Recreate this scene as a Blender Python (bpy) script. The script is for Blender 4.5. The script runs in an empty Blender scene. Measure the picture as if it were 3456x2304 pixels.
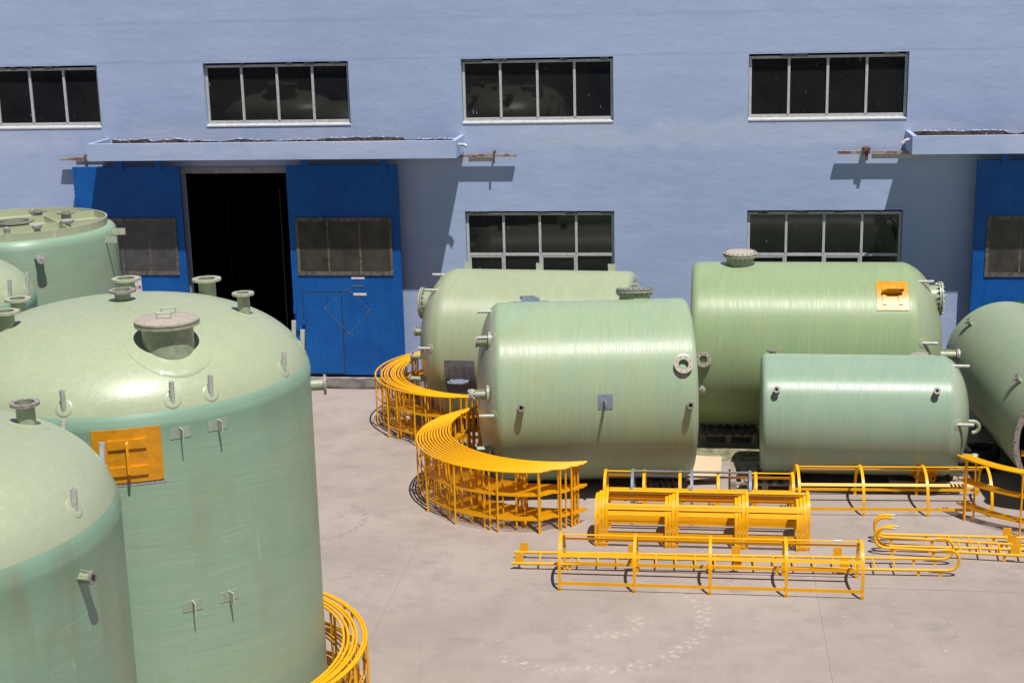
import bpy, math, random
from mathutils import Vector, Matrix
random.seed(7)
R = math.radians
sc = bpy.context.scene
col = sc.collection
# ---------------------------------------------------------------- camera
cd = bpy.data.cameras.new('camera'); cam = bpy.data.objects.new('camera', cd); col.objects.link(cam)
cd.sensor_width = 36.0; cd.sensor_fit = 'HORIZONTAL'; cd.lens = 52.107; cd.clip_end = 600.0
_r = Vector((0.991521, 0.127843, -0.023278)); _u = Vector((-0.007901, 0.238112, 0.971205)); _f = Vector((-0.129704, 0.962787, -0.237103))
cam.matrix_world = Matrix(((_r.x, _u.x, -_f.x, 0.0), (_r.y, _u.y, -_f.y, 0.0), (_r.z, _u.z, -_f.z, 8.86), (0, 0, 0, 1)))
sc.camera = cam
# ---------------------------------------------------------------- world and sun
SUN = Vector((0.642, -1.0, 2.83)).normalized()
w = bpy.data.worlds.new('World'); sc.world = w; w.use_nodes = True
nt = w.node_tree; nt.nodes.clear()
sky = nt.nodes.new('ShaderNodeTexSky'); sky.sky_type = 'NISHITA'; sky.sun_disc = False
sky.sun_elevation = math.asin(SUN.z); sky.sun_rotation = math.atan2(SUN.x, SUN.y)
sky.dust_density = 0.3; sky.air_density = 0.75
bg = nt.nodes.new('ShaderNodeBackground'); bg.inputs['Strength'].default_value = 0.05
wo = nt.nodes.new('ShaderNodeOutputWorld')
nt.links.new(sky.outputs[0], bg.inputs[0]); nt.links.new(bg.outputs[0], wo.inputs[0])
sl = bpy.data.lights.new('sun', 'SUN'); sl.energy = 5.0; sl.angle = R(0.53); sl.color = (1.0, 0.955, 0.895)
so = bpy.data.objects.new('sun', sl); col.objects.link(so)
so.rotation_euler = SUN.to_track_quat('Z', 'Y').to_euler(); so.location = SUN * 60
sc.view_settings.view_transform = 'Standard'; sc.view_settings.look = 'None'
sc.view_settings.exposure = 0.0; sc.view_settings.gamma = 1.0; sc.view_settings.use_curve_mapping = False

# ---------------------------------------------------------------- mesh helpers
class MB:
    def __init__(s): s.v = []; s.f = []
    def add(s, vs, fs):
        o = len(s.v); s.v.extend([tuple(p) for p in vs]); s.f.extend([tuple(i + o for i in f) for f in fs]); return s
    def box(s, x0, x1, y0, y1, z0, z1):
        return s.add([(x0,y0,z0),(x1,y0,z0),(x1,y1,z0),(x0,y1,z0),(x0,y0,z1),(x1,y0,z1),(x1,y1,z1),(x0,y1,z1)],
                     [(0,3,2,1),(4,5,6,7),(0,1,5,4),(1,2,6,5),(2,3,7,6),(3,0,4,7)])
    def obox(s, c, ax, ay, az, hx, hy, hz):
        c, ax, ay, az = Vector(c), Vector(ax), Vector(ay), Vector(az)
        P = [c + ax*hx*i + ay*hy*j + az*hz*k for k in (-1,1) for (i,j) in ((-1,-1),(1,-1),(1,1),(-1,1))]
        return s.add(P, [(0,3,2,1),(4,5,6,7),(0,1,5,4),(1,2,6,5),(2,3,7,6),(3,0,4,7)])
    def quad(s, a, b, c, d): return s.add([a,b,c,d], [(0,1,2,3)])
    def lathe(s, prof, seg=48, o=(0,0,0), d=(0,0,1), close=False):
        d = Vector(d).normalized(); o = Vector(o)
        t = Vector((1,0,0)) if abs(d.x) < .9 else Vector((0,1,0))
        a = d.cross(t).normalized(); b = d.cross(a).normalized()
        vs = []; fs = []; n = len(prof)
        for (r, z) in prof:
            for k in range(seg):
                th = 2*math.pi*k/seg; vs.append(o + d*z + a*(r*math.cos(th)) + b*(r*math.sin(th)))
        rng = n if close else n-1
        for i in range(rng):
            j = (i+1) % n
            for k in range(seg):
                k2 = (k+1) % seg
                fs.append((i*seg+k, j*seg+k, j*seg+k2, i*seg+k2))
        return s.add(vs, fs)
    def cyl(s, a, b, r, seg=12, cap=True):
        a = Vector(a); b = Vector(b); L = (b-a).length
        pr = [(r,0),(r,L)]
        if cap: pr = [(0.0005,0),(r,0),(r,L),(0.0005,L)]
        return s.lathe(pr, seg, a, b-a)
    def tube(s, pts, r, seg=8, cap=True):
        pts = [Vector(p) for p in pts]; n = len(pts); vs = []; fs = []
        t0 = (pts[1]-pts[0]).normalized()
        up = Vector((0,0,1)) if abs(t0.z) < .9 else Vector((1,0,0))
        a = t0.cross(up).normalized()
        for i, p in enumerate(pts):
            t = (pts[min(i+1,n-1)] - pts[max(i-1,0)]).normalized()
            a = (a - t*a.dot(t)).normalized(); b = t.cross(a)
            for k in range(seg):
                th = 2*math.pi*k/seg; vs.append(p + a*(r*math.cos(th)) + b*(r*math.sin(th)))
        for i in range(n-1):
            for k in range(seg):
                k2 = (k+1) % seg; fs.append((i*seg+k, (i+1)*seg+k, (i+1)*seg+k2, i*seg+k2))
        if cap:
            fs.append(tuple(range(seg))); fs.append(tuple(reversed(range((n-1)*seg, n*seg))))
        return s.add(vs, fs)
    def strap(s, pts, nrm, side, hw, ht):
        """flat bar swept along pts; nrm[i] is thickness direction, side the width direction(s)"""
        vs = []; fs = []; n = len(pts)
        for i in range(n):
            p = Vector(pts[i]); N = Vector(nrm[i]); W = Vector(side[i] if isinstance(side, list) else side)
            vs += [p+N*ht-W*hw, p+N*ht+W*hw, p-N*ht+W*hw, p-N*ht-W*hw]
        for i in range(n-1):
            for k in range(4):
                k2 = (k+1) % 4; fs.append((i*4+k, i*4+k2, (i+1)*4+k2, (i+1)*4+k))
        fs.append((3,2,1,0)); o = (n-1)*4; fs.append((o,o+1,o+2,o+3))
        return s.add(vs, fs)
    def mesh(s, name, smooth=35):
        me = bpy.data.meshes.new(name); me.from_pydata(s.v, [], s.f); me.update()
        if smooth:
            for p in me.polygons: p.use_smooth = True
            me.set_sharp_from_angle(angle=R(smooth))
        return me

def obj(name, mb, mat, parent=None, smooth=35):
    me = mb.mesh(name, smooth) if isinstance(mb, MB) else mb
    if mat and not me.materials: me.materials.append(mat)
    o = bpy.data.objects.new(name, me); col.objects.link(o)
    if parent: o.parent = parent
    if name in STUFF: o['kind'] = 'stuff'
    return o
STUFF = {'bolt', 'bolt_hole', 'flaked_head', 'render_lip', 'paint_drip', 'tread', 'torn_render', 'hanging_cord'}
def tag(o, label, cat, group=None):
    o['label'] = label; o['category'] = cat
    if group: o['group'] = group
    return o
def thing(name, label, cat, loc=(0,0,0), rz=0.0, group=None):
    o = bpy.data.objects.new(name, None); col.objects.link(o); o.empty_display_size = .2
    o.location = loc; o.rotation_euler = (0,0,rz); return tag(o, label, cat, group)
def struct(o): o['kind'] = 'structure'; return o

# ---------------------------------------------------------------- materials
def mat(name):
    m = bpy.data.materials.new(name); m.use_nodes = True
    t = m.node_tree; b = t.nodes['Principled BSDF']; return m, t, b
def N(t, ty, **kw):
    n = t.nodes.new(ty)
    for k, v in kw.items(): setattr(n, k, v)
    return n
def coords(t, scale=(1,1,1), kind='Object', loc=(0,0,0)):
    tc = N(t, 'ShaderNodeTexCoord'); mp = N(t, 'ShaderNodeMapping'); mp.inputs['Scale'].default_value = scale; mp.inputs['Location'].default_value = loc
    t.links.new(tc.outputs[kind], mp.inputs[0]); return mp.outputs[0]
def noise(t, vec, scale, detail=4, rough=.55, dist=0.0):
    n = N(t, 'ShaderNodeTexNoise'); n.inputs['Scale'].default_value = scale; n.inputs['Detail'].default_value = detail
    n.inputs['Roughness'].default_value = rough; n.inputs['Distortion'].default_value = dist
    if vec: t.links.new(vec, n.inputs['Vector'])
    return n.outputs[0]
def ramp(t, fac, stops):
    n = N(t, 'ShaderNodeValToRGB'); e = n.color_ramp.elements
    while len(e) < len(stops): e.new(.5)
    for i, (p, c) in enumerate(stops):
        e[i].position = p; e[i].color = (c, c, c, 1) if isinstance(c, (int, float)) else (*c, 1)
    t.links.new(fac, n.inputs[0]); return n.outputs[0]
def mix(t, a, b, fac, mode='MIX'):
    n = N(t, 'ShaderNodeMix', data_type='RGBA', blend_type=mode)
    for i, v in ((0, fac), (6, a), (7, b)):
        if isinstance(v, (int, float)): n.inputs[i].default_value = v
        elif isinstance(v, tuple): n.inputs[i].default_value = (*v, 1)
        else: t.links.new(v, n.inputs[i])
    return n.outputs[2]
def math_(t, op, a, b=0.0, c=None):
    n = N(t, 'ShaderNodeMath', operation=op)
    for i, v in enumerate((a, b) if c is None else (a, b, c)):
        if isinstance(v, (int, float)): n.inputs[i].default_value = v
        else: t.links.new(v, n.inputs[i])
    return n.outputs[0]
def bump(t, b, h, strength=.3, dist=.01, prev=None):
    n = N(t, 'ShaderNodeBump'); n.inputs['Strength'].default_value = strength; n.inputs['Distance'].default_value = dist
    t.links.new(h, n.inputs['Height'])
    if prev: t.links.new(prev, n.inputs['Normal'])
    t.links.new(n.outputs[0], b.inputs['Normal']); return n.outputs[0]
def setc(t, b, c):
    if isinstance(c, tuple): b.inputs['Base Color'].default_value = (*c, 1)
    else: t.links.new(c, b.inputs['Base Color'])

def simple(name, c, rough=.5, var=.12, scale=9., metal=0.0, bmp=0.0, bscale=60., spec=.5):
    m, t, b = mat(name); v = coords(t)
    lo = tuple(x*(1-var*1.6) for x in c); hi = tuple(min(1, x*(1+var)) for x in c)
    n = noise(t, v, scale, 5, .6)
    setc(t, b, mix(t, lo, hi, ramp(t, n, [(.3, 0.0), (.7, 1.0)])))
    b.inputs['Roughness'].default_value = rough; b.inputs['Metallic'].default_value = metal
    b.inputs['Specular IOR Level'].default_value = spec
    if bmp: bump(t, b, noise(t, v, bscale, 3), bmp, .004)
    return m

def frp(name, base, alt, rough=.30, wound=True, seed=0., stain=.25, teal=None, scuff=0.0):
    """filament wound (or hand laid) glass fibre: thin streaks round the axis, resin blotches, drips and scuffs"""
    m, t, b = mat(name)
    tc = N(t, 'ShaderNodeTexCoord'); sp = N(t, 'ShaderNodeSeparateXYZ'); t.links.new(tc.outputs['Object'], sp.inputs[0])
    x, y, z = sp.outputs
    ang = math_(t, 'ARCTAN2', y, x)
    def vec(sa, sz, off=0.0, tilt=0.0):
        c = N(t, 'ShaderNodeCombineXYZ')
        # x,y on a circle keeps it seamless
        t.links.new(math_(t, 'MULTIPLY', math_(t, 'COSINE', ang), sa), c.inputs[0])
        t.links.new(math_(t, 'MULTIPLY', math_(t, 'SINE', ang), sa), c.inputs[1])
        zz = math_(t, 'MULTIPLY_ADD', z, sz, off + seed)
        if tilt: zz = math_(t, 'ADD', zz, math_(t, 'MULTIPLY', math_(t, 'SINE', ang), tilt))
        t.links.new(zz, c.inputs[2]); return c.outputs[0]
    if wound:
        fine = noise(t, vec(2.2, 95., 0, 2.0), 1.0, 3, .6)
        fine2 = noise(t, vec(2.2, 60., 9., -3.0), 1.0, 3, .6)
        band = noise(t, vec(1.2, 2.2, 3.), 1.0, 4, .6)
    else:
        ov = coords(t, loc=(seed, 0, 0))
        fine = noise(t, ov, 60., 3, .6); fine2 = noise(t, ov, 16., 3, .6); band = noise(t, ov, 1.6, 4, .6)
    hel = noise(t, vec(1.6, 26., 5., 9.0), 1.0, 3, .55) if wound else None
    blot = noise(t, coords(t, loc=(seed*1.7, 3, 1)), 1.1, 5, .6)
    c = mix(t, base, alt, ramp(t, band, [(.32, 0.0), (.68, 1.0)]))
    k = .075 if wound else .03
    c = mix(t, c, tuple(v*(1-k*2) for v in base), ramp(t, fine, [(.5, 0.0), (.72, .8)]))
    c = mix(t, c, tuple(min(1, v*(1+k*1.6)+.02) for v in base), ramp(t, fine2, [(.54, 0.0), (.75, .7)]))
    if wound: c = mix(t, c, tuple(v*.84 for v in alt), ramp(t, hel, [(.50, 0.0), (.72, .40)]))
    brown = (base[0]*.86, base[1]*.66, base[2]*.45)
    c = mix(t, c, brown, math_(t, 'MULTIPLY', ramp(t, blot, [(.56, 0.0), (.8, 1.0)]), stain))
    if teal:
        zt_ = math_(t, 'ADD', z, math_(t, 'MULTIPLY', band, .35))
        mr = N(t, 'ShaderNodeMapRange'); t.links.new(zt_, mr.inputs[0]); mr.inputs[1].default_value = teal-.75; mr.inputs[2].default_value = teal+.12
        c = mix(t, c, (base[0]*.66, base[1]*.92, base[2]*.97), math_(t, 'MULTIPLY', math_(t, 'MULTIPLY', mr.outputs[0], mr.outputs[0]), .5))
    if scuff:
        run = noise(t, vec(5.0, .55, 21.), 1.0, 5, .65)
        c = mix(t, c, (base[0]*.82, base[1]*.60, base[2]*.48), ramp(t, run, [(.50, 0.0), (.72, scuff)]))
        run2 = noise(t, vec(30.0, 1.3, 41.), 1.0, 5, .7)
        c = mix(t, c, (.55, .57, .54), ramp(t, run2, [(.64, 0.0), (.70, min(1.0, scuff*1.4))]))
    # pale scuffs and dry drips
    sv = noise(t, coords(t, (9, 9, 2.2), loc=(seed, seed, 4)), 2.4, 6, .75)
    c = mix(t, c, (.62, .66, .60), ramp(t, sv, [(.685, 0.0), (.72, .5)]))
    setc(t, b, c)
    rr = N(t, 'ShaderNodeMapRange'); t.links.new(fine2, rr.inputs[0])
    rr.inputs[1].default_value = .3; rr.inputs[2].default_value = .7; rr.inputs[3].default_value = rough-.05+(.08 if wound else 0); rr.inputs[4].default_value = rough+.13+(.08 if wound else 0)
    t.links.new(rr.outputs[0], b.inputs['Roughness'])
    b.inputs['IOR'].default_value = 1.52
    if wound:
        tg = N(t, 'ShaderNodeTangent'); tg.direction_type = 'RADIAL'; tg.axis = 'Z'; t.links.new(tg.outputs[0], b.inputs['Tangent'])
        b.inputs['Anisotropic'].default_value = .75; b.inputs['Anisotropic Rotation'].default_value = .25
    p = bump(t, b, fine, .5 if wound else .5, .0016 if wound else .0030)
    p = bump(t, b, band, .18, .015, p)
    return m

def wall_paint(pitted=True):
    m, t, b = mat('lilac_blue_plaster'); v = coords(t)
    big = noise(t, v, .35, 5, .6); st = noise(t, coords(t, (.5, .5, 1.6)), 1.3, 5, .6); fn = noise(t, v, 14, 5, .65)
    c = mix(t, (.355, .450, .670), (.405, .495, .715), ramp(t, big, [(.35, 0.0), (.65, 1.0)]))
    c = mix(t, c, (.45, .54, .745), ramp(t, st, [(.5, 0.0), (.75, .55)]))
    c = mix(t, c, (.32, .405, .59), ramp(t, fn, [(.55, 0.0), (.8, .22)]))
    tc = N(t, 'ShaderNodeTexCoord'); sp = N(t, 'ShaderNodeSeparateXYZ'); t.links.new(tc.outputs['Object'], sp.inputs[0]); z = sp.outputs[2]
    # patched, repainted band of rough plaster over the canopy and down-wash streaks
    zz = math_(t, 'ADD', z, math_(t, 'MULTIPLY', noise(t, coords(t, (1, 1, .3)), 1.4, 5, .6), .75))
    pm = math_(t, 'MULTIPLY', ramp(t, math_(t, 'MULTIPLY', zz, .1), [(.56, 0.0), (.575, 1.0), (.615, 1.0), (.628, 0.0)]), ramp(t, noise(t, v, .5, 2), [(.42, 0.0), (.55, 1.0)]))
    c = mix(t, c, (.50, .56, .73), math_(t, 'MULTIPLY', pm, .55))
    pits = noise(t, v, 24, 2, .5)
    setc(t, b, c); b.inputs['Roughness'].default_value = .82; b.inputs['Specular IOR Level'].default_value = .25
    und = noise(t, coords(t, (.7, 1, 1.5)), 1.7, 4, .55)
    p = bump(t, b, und, .22, .06)
    p = bump(t, b, fn, .14, .010, p)
    # lift lines in the render at window head height and one storey band above
    wob = math_(t, 'MULTIPLY', noise(t, coords(t, (1, 1, .2)), .6, 4, .6), .14)
    zw = math_(t, 'ADD', z, wob)
    s1 = ramp(t, math_(t, 'MULTIPLY', zw, .1), [(.7325, 0.0), (.7335, .5), (.8160, .5), (.8170, 1.0)])
    p = bump(t, b, s1, .3, .014, p)
    if not pitted: return m
    pz = math_(t, 'MULTIPLY', ramp(t, pits, [(.27, 1.0), (.35, 0.0)]), ramp(t, math_(t, 'MULTIPLY', zz, .1), [(.55, .0), (.57, 1.0), (.62, 1.0), (.635, .12)]))
    p = bump(t, b, math_(t, 'SUBTRACT', 0.0, pz), .6, .02, p)
    return m

def concrete():
    m, t, b = mat('yard_concrete')
    gv = N(t, 'ShaderNodeNewGeometry'); pos = gv.outputs['Position']
    def wn(scale, detail=5, rough=.6, sc_=(1,1,1), loc=(0,0,0)):
        mp = N(t, 'ShaderNodeMapping'); mp.inputs['Scale'].default_value = sc_; mp.inputs['Location'].default_value = loc
        t.links.new(pos, mp.inputs[0]); return noise(t, mp.outputs[0], scale, detail, rough)
    big = wn(.38, 5, .6); mid = wn(1.8, 6, .65); fine = wn(38, 4, .7); streak = wn(1.0, 5, .6, (.35, 1.3, 1))
    c = mix(t, (.325, .272, .245), (.39, .332, .302), ramp(t, big, [(.35, 0.0), (.65, 1.0)]))
    c = mix(t, c, (.275, .235, .215), ramp(t, mid, [(.48, 0.0), (.74, .75)]))
    c = mix(t, c, (.41, .355, .325), ramp(t, streak, [(.54, 0.0), (.75, .55)]))
    c = mix(t, c, (.27, .245, .225), ramp(t, fine, [(.55, 0.0), (.75, .5)]))
    c = mix(t, c, (.20, .185, .18), ramp(t, wn(.75, 6, .7, (1, 1.6, 1), (11, 2, 0)), [(.57, 0.0), (.76, .6)]))
    c = mix(t, c, (.24, .22, .205), ramp(t, wn(3.4, 6, .75, (.6, 1.5, 1), (2, 9, 0)), [(.60, 0.0), (.74, .45)]))
    c = mix(t, c, (.42, .29, .21), ramp(t, wn(.9, 4, .6, (1, 2, 1), (5, 3, 0)), [(.66, 0.0), (.80, .45)]))
    c = mix(t, c, (.56, .52, .49), ramp(t, wn(6.5, 6, .75, (1, 1, 1), (3, 8, 0)), [(.62, 0.0), (.70, .75)]))
    c = mix(t, c, (.68, .65, .62), ramp(t, wn(21, 3, .6, (1, 1, 1), (1, 4, 0)), [(.72, 0.0), (.745, .8)]))
    vo = N(t, 'ShaderNodeTexVoronoi', feature='DISTANCE_TO_EDGE'); vo.inputs['Scale'].default_value = .30
    wv = N(t, 'ShaderNodeVectorMath', operation='ADD'); nz = N(t, 'ShaderNodeTexNoise'); nz.inputs['Scale'].default_value = 1.1; nz.inputs['Detail'].default_value = 6; t.links.new(pos, nz.inputs['Vector'])
    t.links.new(pos, wv.inputs[0]); t.links.new(nz.outputs[1], wv.inputs[1]); t.links.new(wv.outputs[0], vo.inputs['Vector'])
    ck = math_(t, 'MULTIPLY', ramp(t, vo.outputs[0], [(.0008, 1.0), (.003, 0.0)]), ramp(t, wn(.45, 2, .5, (1, 1, 1), (4, 4, 0)), [(.46, 0.0), (.58, .32)]))
    c = mix(t, c, (.13, .115, .10), ck)
    sp = N(t, 'ShaderNodeSeparateXYZ'); t.links.new(pos, sp.inputs[0])
    def arc(cx, cy, r, wd, a0, a1, colr, amt, grit, th0, th1):
        nonlocal c
        dx = math_(t, 'SUBTRACT', sp.outputs[0], cx); dy = math_(t, 'SUBTRACT', sp.outputs[1], cy)
        d = math_(t, 'SQRT', math_(t, 'ADD', math_(t, 'MULTIPLY', dx, dx), math_(t, 'MULTIPLY', dy, dy)))
        rm = math_(t, 'ABSOLUTE', math_(t, 'SUBTRACT', d, r))
        k = ramp(t, math_(t, 'DIVIDE', rm, wd), [(.55, 1.0), (1.0, 0.0)])
        an = math_(t, 'ARCTAN2', dy, dx)
        nn = N(t, 'ShaderNodeMapRange'); t.links.new(an, nn.inputs[0]); nn.inputs[1].default_value = -math.pi; nn.inputs[2].default_value = math.pi
        e = .012
        am = ramp(t, nn.outputs[0], [(max(0,(a0+180)/360-e), 0.0), ((a0+180)/360+e, 1.0), ((a1+180)/360-e, 1.0), (min(1,(a1+180)/360+e), 0.0)])
        st_ = math_(t, 'SINE', math_(t, 'ADD', math_(t, 'MULTIPLY', an, r*34.0), math_(t, 'MULTIPLY', math_(t, 'SIGN', math_(t, 'SUBTRACT', d, r)), 1.4)))
        g = math_(t, 'MULTIPLY', ramp(t, grit, [(th0, 0.0), (th1, 1.0)]), ramp(t, math_(t, 'ADD', math_(t, 'MULTIPLY', st_, .5), grit), [(.45, .12), (.75, 1.0)]))
        c = mix(t, c, colr, math_(t, 'MULTIPLY', math_(t, 'MULTIPLY', math_(t, 'MULTIPLY', k, am), g), amt))
    lug = wn(9., 4, .7); lug2 = wn(13., 3, .7, (1, 1, 1), (7, 1, 0))
    arc(-1.72, 19.62, 1.74, .15, -125, 35, (.60, .55, .50), .6, lug, .47, .62)
    arc(-1.36, 19.41, .42, .13, -110, 40, (.55, .49, .42), .6, lug2, .44, .60)
    arc(-6.66, 23.14, .94, .07, -100, 60, (.17, .165, .17), .55, lug, .40, .55)
    arc(1.2, 16.9, 2.2, .16, 70, 150, (.30, .28, .26), .5, lug2, .48, .6)
    setc(t, b, c); b.inputs['Roughness'].default_value = .86; b.inputs['Specular IOR Level'].default_value = .3
    p = bump(t, b, fine, .25, .006); bump(t, b, mid, .25, .02, p)
    return m

def glass():
    m, t, b = mat('dusty_window_glass')
    v = coords(t, (30, 30, 3.2)); drip = noise(t, v, 1.0, 2, .4)
    spk = noise(t, coords(t), 34, 2, .5)
    k = math_(t, 'MAXIMUM', ramp(t, drip, [(.75, 0.0), (.76, .9)]), ramp(t, spk, [(.785, 0.0), (.795, .7)]))
    dust = ramp(t, noise(t, coords(t), 1.2, 4), [(.3, (.010, .0105, .0105)), (.7, (.019, .0195, .019))])
    setc(t, b, mix(t, dust, (.42, .45, .46), k))
    b.inputs['Specular IOR Level'].default_value = .5; b.inputs['IOR'].default_value = 1.5
    t.links.new(math_(t, 'MULTIPLY_ADD', k, .5, .025), b.inputs['Roughness'])
    bump(t, b, noise(t, coords(t, (1.4, 1, 1)), 1.0, 1, .3), .12, .01)
    return m

def door_blue():
    m, t, b = mat('blue_door_paint')
    big = noise(t, coords(t), 1.5, 5, .6); run = noise(t, coords(t, (9, 9, .55)), 1.6, 5, .65); thin = noise(t, coords(t, (34, 30, .5)), 1.0, 3, .6)
    c = mix(t, (.003, .085, .34), (.006, .115, .42), ramp(t, big, [(.35, 0.0), (.65, 1.0)]))
    c = mix(t, c, (.012, .065, .22), ramp(t, run, [(.54, 0.0), (.74, .75)]))
    c = mix(t, c, (.008, .04, .13), ramp(t, thin, [(.66, 0.0), (.74, .6)]))
    c = mix(t, c, (.05, .22, .58), ramp(t, noise(t, coords(t, (1, 1, 1), loc=(4, 2, 1)), 5, 6, .7), [(.64, 0.0), (.74, .35)]))
    setc(t, b, c); b.inputs['Roughness'].default_value = .48; b.inputs['Specular IOR Level'].default_value = .28
    bump(t, b, noise(t, coords(t), 2.2, 4), .35, .03); return m

def rusty(name, paint=(.42, .40, .38)):
    m, t, b = mat(name); n = noise(t, coords(t, (3, 3, 6)), 2.5, 6, .7)
    c = mix(t, paint, (.19, .07, .03), ramp(t, n, [(.46, 0.0), (.56, 1.0)]))
    c = mix(t, c, (.09, .04, .025), ramp(t, noise(t, coords(t), 22, 4, .7), [(.55, 0.0), (.75, .7)]))
    setc(t, b, c); b.inputs['Roughness'].default_value = .8; bump(t, b, n, .3, .01); return m

def wood(name, a, c2, rough=.8):
    m, t, b = mat(name); g = noise(t, coords(t, (1.2, 22, 22)), 1.4, 6, .7, .6)
    c = mix(t, a, c2, ramp(t, g, [(.35, 0.0), (.65, 1.0)]))
    c = mix(t, c, tuple(x*.5 for x in a), ramp(t, noise(t, coords(t), 7, 5, .7), [(.6, 0.0), (.8, .5)]))
    setc(t, b, c); b.inputs['Roughness'].default_value = rough; bump(t, b, g, .4, .006); return m

def yellow():
    m, t, b = mat('yellow_gloss_paint'); n = noise(t, coords(t), 6, 5, .6)
    c = mix(t, (.86, .40, .004), (.92, .45, .006), ramp(t, n, [(.35, 0.0), (.65, 1.0)]))
    c = mix(t, c, (.60, .25, .015), ramp(t, noise(t, coords(t), 31, 5, .7), [(.64, 0.0), (.74, .6)]))
    setc(t, b, c); b.inputs['Roughness'].default_value = .38; b.inputs['Specular IOR Level'].default_value = .3; bump(t, b, noise(t, coords(t), 70, 2), .12, .002); return m

M = {}
M['wall'] = wall_paint(); M['wall2'] = wall_paint(False); M['ground'] = concrete(); M['glass'] = glass(); M['blue'] = door_blue(); M['yellow'] = yellow()
M['joint'] = simple('dark_joint_earth', (.10, .085, .07), .95, .4, 30)
M['moss'] = simple('mossy_concrete', (.235, .225, .135), .95, .45, 6, bmp=.6, bscale=30)
M['trim'] = simple('white_window_paint', (.53, .54, .56), .5, .12, 12)
M['frame_d'] = simple('grey_jamb', (.30, .29, .31), .6, .2, 8)
M['dirt'] = simple('canopy_dirt', (.115, .085, .07), .95, .5, 5, bmp=.6)
M['broken'] = simple('broken_plaster', (.20, .19, .19), .95, .5, 9, bmp=.8, bscale=25)
M['rust'] = rusty('rusty_track', (.36, .33, .31)); M['rust2'] = rusty('rusty_angle', (.10, .065, .05))
M['panel'] = simple('dirty_plastic_pane', (.058, .054, .044), .32, .35, 2.5)
M['panel2'] = simple('smoky_plastic_pane', (.070, .072, .074), .30, .25, 2.5)
M['pframe'] = simple('grey_batten', (.135, .125, .105), .8, .4, 12, bmp=.4)
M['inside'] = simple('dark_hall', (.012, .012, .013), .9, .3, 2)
M['tape'] = simple('grey_tape_residue', (.085, .155, .32), .9, .35, 40)
M['white'] = simple('white_paper', (.72, .72, .74), .6, .06, 9)
M['red'] = simple('red_print', (.55, .03, .04), .6, .1, 9)
M['navy'] = simple('blue_print', (.03, .06, .3), .6, .1, 9)
M['sgreen'] = simple('green_sign', (.02, .16, .07), .5, .1, 9)
M['kerb'] = simple('kerb_concrete', (.30, .28, .265), .9, .3, 5, bmp=.5)
M['kerb_shade'] = simple('kerb_shade_grey', (.115, .098, .088), .75, .3, 4, bmp=.3)  # shadow tone for the curved strip below the right door leaf
M['tyre'] = simple('tyre_black', (.018, .018, .019), .7, .3, 9)
M['fl_brown'] = simple('brown_grey_resin_flange', (.30, .265, .255), .5, .25, 22, bmp=.2)
M['fl_green'] = simple('green_resin_flange', (.43, .44, .32), .45, .15, 18, bmp=.2)
M['fl_tan'] = simple('tan_resin_flange', (.455, .41, .345), .5, .12, 18, bmp=.2)
M['pipe'] = simple('green_resin_pipe', (.325, .375, .255), .38, .14, 14, bmp=.3, bscale=40)
M['lugpipe'] = simple('grey_resin_stub', (.50, .51, .47), .5, .15, 22)
M['hole'] = simple('dark_bore', (.03, .035, .03), .8, .3, 9)
M['dot'] = simple('pale_bolt_hole', (.62, .62, .60), .7, .1, 30)
M['steel'] = simple('zinc_bolt', (.55, .55, .56), .32, .15, 40, metal=.8)
M['patch'] = simple('orange_resin_patch', (.72, .30, .008), .35, .14, 8, bmp=.5, bscale=14)
M['greypatch'] = simple('grey_painted_patch', (.135, .145, .175), .38, .2, 8, bmp=.5, bscale=14)
M['greypaint'] = simple('grey_steel_paint', (.20, .235, .30), .4, .15, 14)
M['bracket'] = simple('pale_bracket', (.50, .53, .40), .5, .12, 14)
M['clip'] = simple('laminated_clip_pad', (.335, .40, .315), .45, .12, 20)
M['film'] = simple('crumpled_wrap', (.46, .42, .44), .35, .3, 30, bmp=.9, bscale=45)
M['wood'] = wood('weathered_pallet_wood', (.25, .19, .15), (.37, .30, .25))
M['ply'] = wood('new_plywood', (.62, .45, .30), (.72, .55, .38), .6)
M['plank'] = wood('grey_plank', (.42, .37, .31), (.60, .54, .46))
M['lump'] = simple('concrete_lump', (.40, .37, .33), .95, .35, 9, bmp=.9, bscale=14)
M['inner'] = simple('brown_tank_inside', (.10, .085, .05), .5, .3, 3)

# ---------------------------------------------------------------- ground
ground = struct(obj('ground', MB().quad((-300,-220,-.02), (300,-220,-.02), (300,31.99,-.02), (-300,31.99,-.02)), M['joint'], smooth=0))
xs = [-4.6 + 6.25*k for k in range(-5, 7)]
ys = [-27.0, -19.0, -11.0, -3.0, 4.4, 9.6, 14.7, 20.91, 26.74]
sm = {}
for i in range(len(xs)-1):
    for j in range(len(ys)-1):
        g = .0010 + random.random()*.0008
        d = (random.random()-.5)*.004
        o = obj('slab', MB().box(xs[i]+g, xs[i+1]-g, ys[j]+2.2*g, ys[j+1]-2.2*g, -.03, d), M['ground'], ground, 0)
for i in range(len(xs)-1):
    obj('slab', MB().box(xs[i]+.003, xs[i+1]-.003, 27.72, 31.985, -.03, .0 + (random.random()-.5)*.004), M['ground'], ground, 0)
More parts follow.
